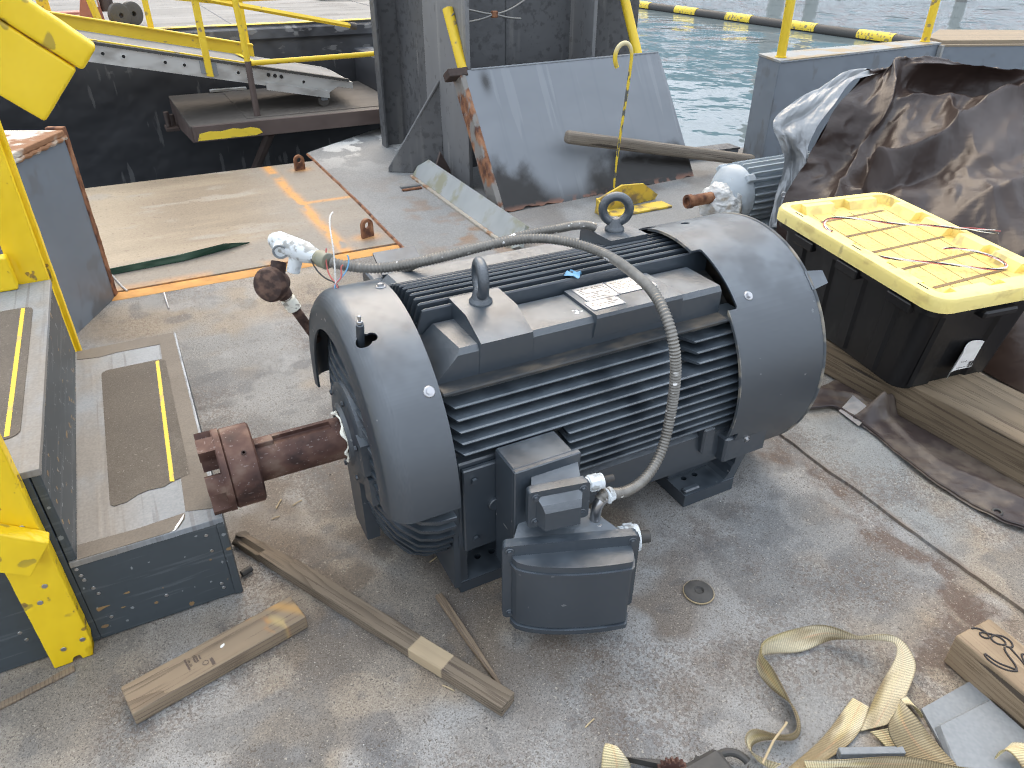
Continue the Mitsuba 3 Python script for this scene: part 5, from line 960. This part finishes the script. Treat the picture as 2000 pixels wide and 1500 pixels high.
part(gw, 'hand_post', cat(hull([gpt(.60, y, d) for y in (5.90, 5.93) for d in (-.11, .9)]+[gpt(.645, y, d) for y in (5.90, 5.93) for d in (-.11, .9)])), 'yellow_steel', smooth=False)
part(gw, 'post_shoe', cat(hull([gpt(x, y, d) for x in (.57, .68) for y in (5.915, 5.9285) for d in (-.10, -.02)])), 'galv', smooth=False)
part(gw, 'hand_post', cat(hull([gpt(x, y, d) for x in (1.0, 1.045) for y in (6.625, 6.66) for d in (-.02, .75)])), 'yellow_steel', smooth=False)
part(gw, 'hand_rail', tube([(-.5, 5.9, 1.10), (.62, 5.9, 1.005), (1.675, 5.86, .79)], .018, 4), 'yellow_steel', smooth=False)
part(gw, 'hand_post', hull([gpt(x, y, d) for x in (.33, .37) for y in (6.625, 6.66) for d in (-.02, .75)]), 'yellow_steel', smooth=False)
part(gw, 'mid_rail', tube([(-.5, 6.64, 1.02), (.35, 6.64, .98), (1.02, 6.64, .90)], .016, 10), 'yellow_steel')
part(gw, 'rail_tip', cyl((1.665, 5.86, .792), (1.71, 5.86, .783), .024, n=16), 'wheel_pu')
part(gw, 'hand_rail', tube([(.78, 5.9, .985), (1.3, 5.95, .985), (2.3, 6.0, .99)], .017, 12), 'yellow_steel')
# pallet jack and blue trolley on the barge deck
pj = thing('pallet_jack', 'faded red pallet jack with twin dark wheels on the barge deck', 'pallet jack')
for y in (7.26, 7.36): part(pj, 'wheel', cat(lathe([(0, .02), (0, .075), (.008, .09), (.042, .09), (.05, .075), (.05, .02), (0, .02)], (.155+(y-7.26)*1.0, y, .803), (.55, -.84, 0), 28)), 'wheel_pu')
part(pj, 'axle', tube([(.13, 7.30, .803), (.33, 7.42, .803)], .022, 10), 'galv')
part(pj, 'body', hull([(-.14, 7.28, .73), (.06, 7.35, .73), (-.14, 7.5, .73), (.06, 7.5, .73), (-.06, 7.3, .98), (.04, 7.36, .98), (-.06, 7.5, .98), (.04, 7.5, .98)]), 'jack_red', smooth=False)
part(pj, 'fork', cbox(-.95, -.02, 7.42, 7.58, .735, .79, .006), 'jack_red'); part(pj, 'fork', cbox(-.95, .0, 7.85, 8.0, .735, .79, .006), 'jack_red')
part(pj, 'pump_head', cat(cyl((.10, 7.40, .82), (.10, 7.42, 1.05), .05), cbox(.05, .22, 7.36, 7.46, .93, 1.0, .01)), 'brown_steel')
part(pj, 'warning_label', cbox(-.02, .035, 7.325, 7.33, .86, .97, .001), 'label_white')
part(bg, 'gate_post', tube([(.02, 7.05, .715), (-.05, 7.05, 1.2)], .028, 4), 'yellow_steel', smooth=False)
bt = thing('blue_trolley', 'blue trolley frame at the top left corner behind the yellow rail', 'trolley')
part(bt, 'frame_bar', cbox(-.95, -.38, 8.0, 8.06, .80, .84, .006), 'blue_paint'); part(bt, 'frame_bar', cbox(-.95, -.90, 8.0, 8.6, .80, .84, .006), 'blue_paint')
for x in (-.92, -.42): part(bt, 'leg', cbox(x, x+.04, 8.01, 8.05, .72, .80, .004), 'blue_paint')
part(bt, 'yellow_leg', cbox(-.42, -.33, 7.93, 7.99, .72, 1.2, .006), 'yellow_steel')
# ------------------------------------------------------------------ harbour: floating boom, far boat and pilings whose reflections show
fb = thing('floating_boom', 'black floating boom with yellow reflective blocks on the water', 'boom')
BY = np.linspace(11.0, 27, 60); BXf = lambda y: 17.80-.0006*(y-17)**2
part(fb, 'float', tube(np.c_[BXf(BY), BY, np.full(60, -.90)], .125, 14), 'rubber')
for y in np.arange(11.4, 27, 2.55):
    g = []
    for t in np.linspace(-.5, 1.9, 8):
        for r in (.125, .138): g += [(BXf(y)-r*math.cos(t), y-.55, -.90+r*math.sin(t)), (BXf(y)-r*math.cos(t), y+.55, -.90+r*math.sin(t))]
    part(fb, 'reflector', hull(g), 'yellow_worn', smooth=30)
mb = thing('moored_boat', 'white and teal boat across the harbour that shows only as a reflection in the water', 'boat')
MB = RZ(math.radians(-50), (41.4, 34.7, 0))
def bp(nm, m, k): return part(mb, nm, m.apply_transform(MB), k, smooth=False)
bp('hull', hull([(x, y, z) for x, z, y0 in ((-22, -1.2, .6), (20, -1.2, .6), (-24, 1.6, 0), (22, 1.6, 0)) for y in (y0, 8)]), 'boat_white')
bp('cabin', cbox(-16, 20, 1.2, 7, 1.62, 3.9, .1), 'boat_white'); bp('upper_deck', cbox(-21, 21, .4, 7.5, 3.92, 6.3, .1), 'boat_blue'); bp('stripe', cbox(-23, 21, -.02, .2, 1.1, 1.45, .03), 'boat_red')
for x in np.arange(-14, 19, 4.0): bp('window', cbox(x, x+2.2, 1.15, 1.19, 2.3, 3.3, .02), 'boat_blue')
for i, (dx, dy, D, r, h) in enumerate(((.710, .704, 40, .36, 7.6), (.737, .676, 41, .30, 7.4), (.83, .557, 38, .22, 6.0), (.90, .43, 39, .45, 5.0))):
    solo('mooring_pile', cyl((dx*D, dy*D, -2), (dx*D, dy*D, h), r, n=16), 'boat_red' if i == 3 else 'piling_grey', ['thick grey pile whose reflection shows left of the right bulwark', 'grey pile just right of the thick one seen reflected', 'thin grey pile seen reflected above the right bulwark', 'red pile seen reflected at the top right'][i], 'pile')
# ------------------------------------------------------------------ timber, tote, tarp on the right
wood('timber_big', (.03, -1, 0), (2.24, .9, .03), (.125, .09, .055), (.235, .178, .115), (.055, .037, .022), 22, bs=.003)
tmm = rbox(2.3, .275, .125, .006, .018, .002, 14, 6, (.4, 1, 1)); vv = tmm.vertices; 
nb = (vv[:, 1] < -.10) & (vv[:, 2] < -.03); nx = vv[:, 0]; dip = np.clip(1-np.abs(nx-.30)/.07, 0, 1)*.035; vv[nb, 2] += dip[nb]; vv[nb, 1] += dip[nb]*.6; tmm.vertices = vv
timb = solo('timber_baulk', tmm, 'timber_big', 'heavy brown timber baulk under the black storage tote', 'timber', smooth=40, M=mat4((.035, -.9994, 0), (.9994, .035, 0), (0, 0, 1), (2.226, 1.05, .083)) if False else mat4((.03, -.9995, 0), (-.9995, -.03, 0), (0, 0, -1), (2.226, 1.05, .080)))
def Rxyz(yaw, tx, ty):
    c, s = math.cos(yaw), math.sin(yaw); Rz = np.array([[c, -s, 0], [s, c, 0], [0, 0, 1]]); c, s = math.cos(tx), math.sin(tx); Rx = np.array([[1, 0, 0], [0, c, -s], [0, s, c]])
    c, s = math.cos(ty), math.sin(ty); Ry = np.array([[c, 0, s], [0, 1, 0], [-s, 0, c]]); return Rz @ Rx @ Ry
RT = Rxyz(-.123, .062, .011); MT = np.eye(4); MT[:3, :3] = RT; MT[:3, 3] = (2.278, 1.489, .144)
tt = thing('storage_tote', 'black plastic storage tote with a dirty yellow lid on the timber', 'tote')
def rr_loft(levels, n=6, closed=True):
    """levels: (w, h, r, z) rounded rectangles joined."""
    V = []; 
    for w, h, r, z in levels:
        q = np.array(rrect(w, h, r, n).exterior.coords)[:-1]; V.append(np.c_[q, np.full(len(q), z)])
    m = len(V[0]); f = []
    for i in range(len(V)-1):
        for j in range(m):
            k = (j+1) % m; f += [(i*m+j, i*m+k, (i+1)*m+k), (i*m+j, (i+1)*m+k, (i+1)*m+j)]
    vv = np.vstack(V); c = len(vv); vv = np.vstack([vv, vv[:m].mean(0), vv[-m:].mean(0)])
    for j in range(m):
        k = (j+1) % m; f += [(c, k, j), (c+1, (len(V)-1)*m+j, (len(V)-1)*m+k)]
    m_ = tm(vv, f)
    if m_.volume < 0: m_.invert()
    return m_
tub = part(tt, 'tub', rr_loft([(.395, .645, .05, 0), (.415, .665, .055, .006), (.455, .715, .05, .30), (.50, .76, .05, .305), (.505, .765, .05, .335)]).apply_transform(MT), 'black_plastic', smooth=30)
def tubx(z): return .2075+(.2275-.2075)*(z-.006)/.294, .3325+(.3575-.3325)*(z-.006)/.294
for y in (-.20, -.06, .08, .22):                                     # ribs on the long near side, ends
    p = []
    for z in (.02, .30):
        X, Y = tubx(z)
        for d in (0, .010): p += [(-X-d*1, y*Y/.3325-.030+d, z), (-X-d, y*Y/.3325+.030-d, z)]
    part(tub, 'side_rib', hull(p).apply_transform(MT), 'black_plastic', smooth=20)
for x in (-.13, .10):
    p = []
    for z in (.02, .30):
        X, Y = tubx(z)
        for d in (0, .010): p += [(x*X/.2075-.045+d, -Y-d, z), (x*X/.2075+.045-d, -Y-d, z)]
    part(tub, 'side_rib', hull(p).apply_transform(MT), 'black_plastic', smooth=20)
for y in (-.25, -.02, .2): part(tub, 'latch_tab', cbox(-.262, -.235, y-.05, y+.05, .285, .318, .004).apply_transform(MT), 'black_plastic')
part(tub, 'handle', cbox(-.07, .07, -.405, -.36, .29, .315, .006).apply_transform(MT), 'black_plastic')
lid = cut(rr_loft([(.500, .760, .055, .325), (.528, .788, .062, .328), (.530, .790, .062, .362), (.520, .780, .060, .374), (.500, .760, .055, .378)]), rr_loft([(.446, .70, .025, .346), (.466, .722, .03, .40)]))
ld = part(tt, 'lid', lid.apply_transform(MT), 'lid_yellow', smooth=25)
part(ld, 'lid_panel', cbox(-.222, .222, -.349, .349, .3462, .3482, .0005).apply_transform(MT), 'lid_inner')
for y in (-.22, -.075, .075, .22):
    part(ld, 'rim_block', hull([(x, y+d, z) for x, z in ((.180, .3484), (.230, .3484), (.230, .3775), (.200, .3775)) for d in (-.052, .052)]).apply_transform(MT), 'lid_yellow', smooth=20)
    part(ld, 'rim_block', hull([(-x, y+d, z) for x, z in ((.188, .3484), (.230, .3484), (.230, .372), (.205, .372)) for d in (-.050, .050)]).apply_transform(MT), 'lid_yellow', smooth=20)
for x in (-.10, .10):
    for s in (-1, 1): part(ld, 'rim_block', hull([(x+d, s*y, z) for y, z in ((.312, .3484), (.358, .3484), (.358, .376), (.33, .376)) for d in (-.065, .065)]).apply_transform(MT), 'lid_yellow', smooth=20)
for y in np.linspace(-.26, .26, 5): part(ld, 'groove', cbox(-.19, .19, y-.0065, y+.0065, .3483, .3494, .0003).apply_transform(MT @ RZ(.10)), 'lid_grime')
for x in np.linspace(-.16, .16, 5): part(ld, 'groove', cbox(x-.0013, x+.0013, -.30, .30, .3483, .3490, .0003).apply_transform(MT @ RZ(-.06)), 'lid_grime')
for y in (-.30, -.02, .27): part(ld, 'rim_slot', cbox(-.246, -.240, y-.022, y+.022, .3765, .3784, .0004).apply_transform(MT), 'dark_hole')
# peeling sticker on the near end
X_, Y_ = tubx(.1); sk = []
ss = np.linspace(0, 1, 12)
Ar = [np.array([-.045-.0+.0*t, -Y_-.012-.024*max(0, 1-t*2.2)**2, .155]) + np.array([.118*t, 0, .016*math.sin(t*3)]) for t in ss]
Br = [np.array([-.045-.02*max(0, 1-t*2.5), -Y_-.006-.030*max(0, 1-t*2.2)**2, .055]) + np.array([.118*t, 0, 0]) for t in ss]
stx = part(tt, 'sticker', ribbon(Ar, Br, .0012, 40, 8)[0].apply_transform(MT), 'label_white', smooth=False, label='peeling white sticker')
pr = []
Mk = MT @ mat4((1, 0, 0), (0, .06, 1), (0, -1, .06), (.0, -Y_-.0132, .0))
for i in range(9): pr.append(cbox(.047+.0032*i, .047+.0032*i+(.0018 if i % 3 else .0009), .060, .082, 0, .0006, .0001))
for i in range(5): pr.append(cbox(.047+.005*i, .049+.005*i, .090, .128-.004*(i % 2), 0, .0006, .0001))
pr += [extr(sg.box(.010, .085, .034, .115).difference(sg.box(.012, .087, .032, .113)), 0, .0006), cbox(.0, .036, .064, .0655, 0, .0006, .0001), cbox(.0, .036, .124, .1255, 0, .0006, .0001), cbox(.052, .062, .140, .152, 0, .0006, .0001)]
part(stx, 'printed_marks', cat(pr).apply_transform(Mk), 'ink', smooth=False)
# wire coil on the lid
wc = thing('wire_bundle', 'loose bundle of thin red, black and white wires on the yellow lid', 'wire')
def onlid(P, dz): return [(MT @ [x, y, .3785+dz+z, 1])[:3] for x, y, z in P]
base = [(-.235, .11, .0), (-.225, .16, .0), (-.17, .20, .002), (-.08, .17, .004), (.02, .10, .004), (.12, .05, .006), (.22, -.01, .008), (.30, -.07, .012)]
lo = [(-.20, -.07, -.015), (-.10, -.13, -.018), (.02, -.20, -.018), (.10, -.25, -.018), (.165, -.25, -.016), (.18, -.20, -.014), (.15, -.12, -.016), (.08, -.08, -.019)]
for j, m in enumerate(('wire_white', 'wire_black', 'wire_red', 'wire_white')):
    for P, nm in ((base, 'wire'), (lo, 'wire')):
        Q = np.array(P); ph = j*1.6; Cq = spl(Q, 90); t = np.linspace(0, 1, 90); Cq = Cq+np.c_[.0035*np.sin(t*26+ph), .0035*np.cos(t*26+ph), .0016*np.sin(t*26+ph)]
        if P is base: Cq[:, :2] += np.clip(t-.78, 0, 1)[:, None]*np.array([(.06, .02), (.0, -.07), (.16, .0), (.05, -.08)][j])
        part(wc, nm, tube([(MT @ np.r_[q[:2], .3805+q[2], 1])[:3] for q in Cq], .0016, 6), m, smooth=60)
# ---- small motor half under the tarp
sm = thing('small_electric_motor', 'small pale grey finned motor wrapped in torn plastic under the tarp edge', 'motor')
YM, ZM = 2.86, .205; C0 = np.array([0, YM, ZM])
part(sm, 'body', lathe([(2.80, 0), (2.80, .125), (3.35, .125), (3.35, 0)], C0, AX, 40), 'small_motor_paint')
for t in range(0, 360, 14):
    d = np.array([0, math.cos(math.radians(t)), math.sin(math.radians(t))]); s = np.cross(AX, d)
    part(sm, 'cooling_fin', hull([C0+AX*x+d*r+s*w for x in (2.83, 3.35) for r, ww in ((.12, .005), (.162, .003)) for w in (-ww, ww)]), 'small_motor_paint', smooth=False)
part(sm, 'end_bell', lathe([(2.72, .0), (2.72, .07), (2.735, .10), (2.77, .135), (2.79, .150), (2.825, .152), (2.825, .10)], C0, AX, 48), 'small_motor_paint')
for t in (45, 135, 225, 315): part(sm, 'bolt_lug', cbox(2.785, 2.84, -.02, .02, .14, .168, .004).apply_transform(mat4((1, 0, 0), (0, math.cos(math.radians(t-90)), math.sin(math.radians(t-90))), (0, -math.sin(math.radians(t-90)), math.cos(math.radians(t-90))), C0)), 'small_motor_paint')
part(sm, 'shaft', cyl((2.52, YM, ZM), (2.73, YM, ZM), .030, n=28), 'edge_rust'); part(sm, 'shaft_end', cat(pipe((2.505, YM, ZM), (2.53, YM, ZM), .036, .022)), 'edge_rust')
part(sm, 'foot', cbox(2.86, 3.2, YM-.15, YM+.15, .022, .06, .005), 'small_motor_paint')
wv = trimesh.creation.icosphere(5, 1.0); v = wv.vertices*[.10, .135, .13]; nz = (meshkit.fbm(v*22, 4, 3)-.5); v = v*(1+.42*nz[:, None]); v[:, 2] = np.where(v[:, 0] < 0, v[:, 2]*.95-.02, v[:, 2]); wv.vertices = v+np.array([2.745, YM-.005, ZM-.03]); wv.update_faces(wv.triangles_center[:, 0] < 2.80+.05*np.sin(wv.triangles_center[:, 2]*60))
part(sm, 'plastic_wrap', wv, 'plastic_wrap', smooth=35)
rag = trimesh.creation.icosphere(4, 1.); v = rag.vertices*[.10, .07, .05]; v = v*(1+.6*(meshkit.fbm(v*30, 4, 8)-.5)[:, None]); rag.vertices = v+np.array([2.62, 2.42, .065]); solo('rag_bundle', rag, 'plastic_wrap', 'frayed dirty rope rag between the small motor and the tote', 'rag', smooth=30)
# ---- brown tarp over a covered load
NET = [
[ (3.337,2.620,0.789), (3.042,2.500,0.713), (2.863,2.420,0.584), (2.672,2.330,0.476), (2.506,2.250,0.357) ],
[ (3.491,2.600,0.805), (3.253,2.450,0.693), (3.119,2.350,0.548), (2.918,2.220,0.449), (2.707,2.100,0.383) ],
[ (3.571,2.550,0.849), (3.465,2.450,0.711), (3.199,2.250,0.608), (2.914,2.050,0.527), (2.745,1.950,0.444) ],
[ (3.770,2.500,0.820), (3.665,2.380,0.694), (3.349,2.150,0.613), (3.085,1.950,0.520), (2.878,1.800,0.425) ],
[ (3.915,2.400,0.805), (3.793,2.280,0.700), (3.404,2.000,0.617), (3.143,1.800,0.518), (2.920,1.620,0.410) ],
[ (4.019,2.250,0.790), (3.866,2.120,0.698), (3.494,1.850,0.595), (3.158,1.600,0.486), (2.912,1.400,0.361) ],
[ (4.164,2.100,0.760), (3.888,1.900,0.679), (3.556,1.650,0.548), (3.129,1.350,0.443), (2.942,1.150,0.249) ],
[ (4.35,1.85,.72), (4.0,1.6,.62), (3.6,1.35,.50), (3.15,1.05,.36), (2.95,.85,.18) ],
[ (4.75,2.3,.34), (4.7,1.75,.26), (4.4,1.3,.16), (3.8,.9,.11), (3.35,.62,.06) ]]
BOT = [(2.56, 2.2, .02), (2.60, 1.98, .02), (2.62, 1.75, .02), (2.64, 1.55, .02), (2.64, 1.38, .02), (2.60, 1.1, .02), (2.62, .85, .02), (2.7, .6, .02), (3.0, .4, .02)]
G = []
for c, b in zip(NET, BOT):
    r0 = np.array(c[0]); G.append([r0+[.12, .42, -r0[2]+.03], r0+[.10, .28, -.35], r0+[.02, .05, -.02]]+[np.array(q) for q in c]+[np.array(b)])
G = np.array(G); nu, nv = G.shape[:2]; U = np.linspace(0, nu-1, 240); Vv = np.linspace(0, nv-1, 240)
S = np.stack([RectBivariateSpline(np.arange(nu), np.arange(nv), G[:, :, k], kx=3, ky=3)(U, Vv) for k in range(3)], -1)
du = np.gradient(S, axis=0); dv = np.gradient(S, axis=1); nn = np.cross(du, dv); nn /= np.maximum(np.linalg.norm(nn, axis=2, keepdims=True), 1e-9)
if nn[120, 150] @ np.array([-1, -1, .5]) < 0: nn = -nn
UU, VV = np.meshgrid(U, Vv, indexing='ij')
def ridge(d, w, sh=1.5): return np.exp(-np.abs(d/w)**sh)
def seg(u0, v0, u1, v1, w, amp, sh=1.3):
    """fold along the line (u0, v0)-(u1, v1) in net coordinates"""
    d = np.array([u1-u0, v1-v0]); L2 = d @ d; t = np.clip(((UU-u0)*d[0]+(VV-v0)*d[1])/L2, 0, 1); dist = np.hypot(UU-u0-t*d[0], VV-v0-t*d[1])
    return amp*np.exp(-(dist/w)**sh)*(.35+.65*np.sin(np.pi*np.clip(t*.9+.05, 0, 1)))
D = seg(1.3, 2.6, .9, 7.4, .22, .055)+seg(1.05, 4, 1.5, 7.6, .30, -.035)
D += seg(2.0, 3.15, 5.6, 3.2, .16, .05)+seg(2.0, 3.65, 4.8, 3.75, .25, -.05)+seg(1.7, 4.05, 4.2, 4.05, .14, .03)
D += seg(5.4, 3.3, 3.4, 4.9, .20, .06)+seg(3.4, 4.9, 1.3, 6.6, .20, .055)+seg(2.2, 6.4, 1.2, 5.5, .18, .04)+seg(3.6, 5.3, 1.8, 6.9, .32, -.035)
D += seg(3.3, 5.0, 3.0, 4.2, .12, .03)+seg(6.6, 4.2, 3.4, 7.2, .28, .035)+seg(6.8, 5.2, 4.2, 7.8, .25, .03)+seg(6.2, 4.1, 4.2, 5.6, .3, -.03)
nzs = meshkit.fbm(np.stack([UU*1.1+VV*.4, VV*1.3-UU*.3, UU*0], -1), 3, 5)-.5; rz = 1-np.abs(meshkit.fbm(np.stack([UU*1.8+VV*1.1, VV*1.0-UU*1.2, UU*0+3], -1), 2, 9)-.5)*4
D = D*1.6+.035*nzs+.012*np.clip(rz, 0, 1)
D *= np.clip((nv-1-VV)/.8, 0.15, 1)
S = S+nn*D[..., None]
def gridmesh(S, th=.0025):
    a, b = S.shape[:2]; i = (np.arange(a-1)[:, None]*b+np.arange(b-1)[None]).ravel(); f = np.r_[np.c_[i, i+b, i+b+1], np.c_[i, i+b+1, i+1]]; return tm(S.reshape(-1, 3), f)
tp = thing('tarp', 'creased brown tarp with a silver underside draped over a load by the right bulwark', 'tarp')
part(tp, 'cover', gridmesh(S), 'tarp_brown', smooth=True)
SIL = np.array([[(3.45, 2.72, .80), (3.20, 2.66, .80), (2.98, 2.60, .765), (2.78, 2.56, .715), (2.645, 2.51, .66), (2.66, 2.47, .58), (2.69, 2.45, .48), (2.655, 2.42, .34), (2.60, 2.38, .20)],
                [(3.40, 2.66, .81), (3.16, 2.62, .80), (2.98, 2.56, .75), (2.83, 2.51, .68), (2.72, 2.47, .63), (2.72, 2.42, .56), (2.74, 2.42, .45), (2.67, 2.38, .33), (2.61, 2.34, .22)],
                [(3.40, 2.60, .81), (3.15, 2.56, .775), (3.00, 2.49, .715), (2.87, 2.45, .635), (2.80, 2.42, .55), (2.77, 2.37, .49), (2.76, 2.33, .43), (2.69, 2.29, .34), (2.62, 2.26, .22)]])
a, b = SIL.shape[:2]; Us, Vs = np.linspace(0, a-1, 40), np.linspace(0, b-1, 120)
Sg = np.stack([RectBivariateSpline(np.arange(a), np.arange(b), SIL[:, :, k], kx=2, ky=3)(Us, Vs) for k in range(3)], -1); uu, vv2 = np.meshgrid(Us, Vs, indexing='ij')
ng = np.cross(np.gradient(Sg, axis=0), np.gradient(Sg, axis=1)); ng /= np.maximum(np.linalg.norm(ng, axis=2, keepdims=True), 1e-9)
dg = .02*(meshkit.fbm(np.stack([uu*2, vv2*1.2, uu*0], -1), 3, 4)-.5)*2+.016*ridge((uu-1.0-.4*np.sin(vv2)), .12)+.012*np.sin(vv2*3+uu*4)*np.clip(uu*(2-uu), 0, 1)
part(tp, 'silver_flap', gridmesh(Sg+ng*dg[..., None]), 'tarp_silver', smooth=True, label='folded back silver edge')
gro = part(tp, 'grommet', torus((2.655, 2.372, .36), (-.75, -.6, .2), .010, .0035, 20, 8), 'zinc')
HO = np.array([(1.80, 1.39), (1.868, 1.335), (1.925, 1.311), (1.925, 1.24), (1.921, 1.161), (1.884, 1.0), (1.871, .885), (1.876, .807), (1.881, .732), (1.895, .686), (1.918, .646), (1.96, .55), (2.0, .4)])
HI = np.array([(2.14, 1.46), (2.13, 1.38), (2.13, 1.30), (2.12, 1.22), (2.12, 1.15), (2.12, 1.02), (2.12, .93), (2.14, .86), (2.14, .80), (2.14, .74), (2.15, .68), (2.16, .57), (2.18, .42)])
n1 = 200; Ho, Hi = spl(np.c_[HO, np.zeros(len(HO))], n1), spl(np.c_[HI, np.zeros(len(HI))], n1); ws = np.linspace(0, 1, 28); HS = Ho[:, None]*(1-ws)[None, :, None]+Hi[:, None]*ws[None, :, None]
tl = np.linspace(0, 12, n1)[:, None]; ww = ws[None]
zz = .018+.010*np.sin(np.pi*np.clip(ww*1.6, 0, 1))+.016*np.exp(-((ww-.42-.10*np.sin(tl*.8))/.07)**2)+.016*(meshkit.fbm(np.stack([tl*1.1+0*ww, ww*4+0*tl, 0*tl*ww], -1), 3, 2)-.3)
zz += .075*np.exp(-((tl-2.95)/.32)**2)*np.clip(ww*2.6, 0, 1)*np.clip((1.05-ww)*3, 0, 1)
zz = np.where(ww > .80, np.minimum(zz, .02), zz); HS[..., 2] = np.maximum(zz, .0165); 
part(tp, 'ground_hem', gridmesh(HS), 'tarp_hem', smooth=True, label='dirty tarp hem lying on the deck in front of the timber')
part(tp, 'hem_seam', tube(HS[:, 1]+[0, 0, .003], .004, 6), 'tarp_hem')
part(tp, 'silver_fold', gridmesh(np.stack([np.linspace((1.925, 1.295, .019), (1.912, 1.20, .020), 20), np.linspace((1.958, 1.30, .034), (1.945, 1.205, .036), 20), np.linspace((1.985, 1.30, .062), (1.975, 1.225, .058), 20)], 0)), 'tarp_dull', smooth=True)
part(tp, 'grommet', torus((1.905, .725, .030), (-.1, 0, 1), .0115, .0035, 22, 8), 'rubber')
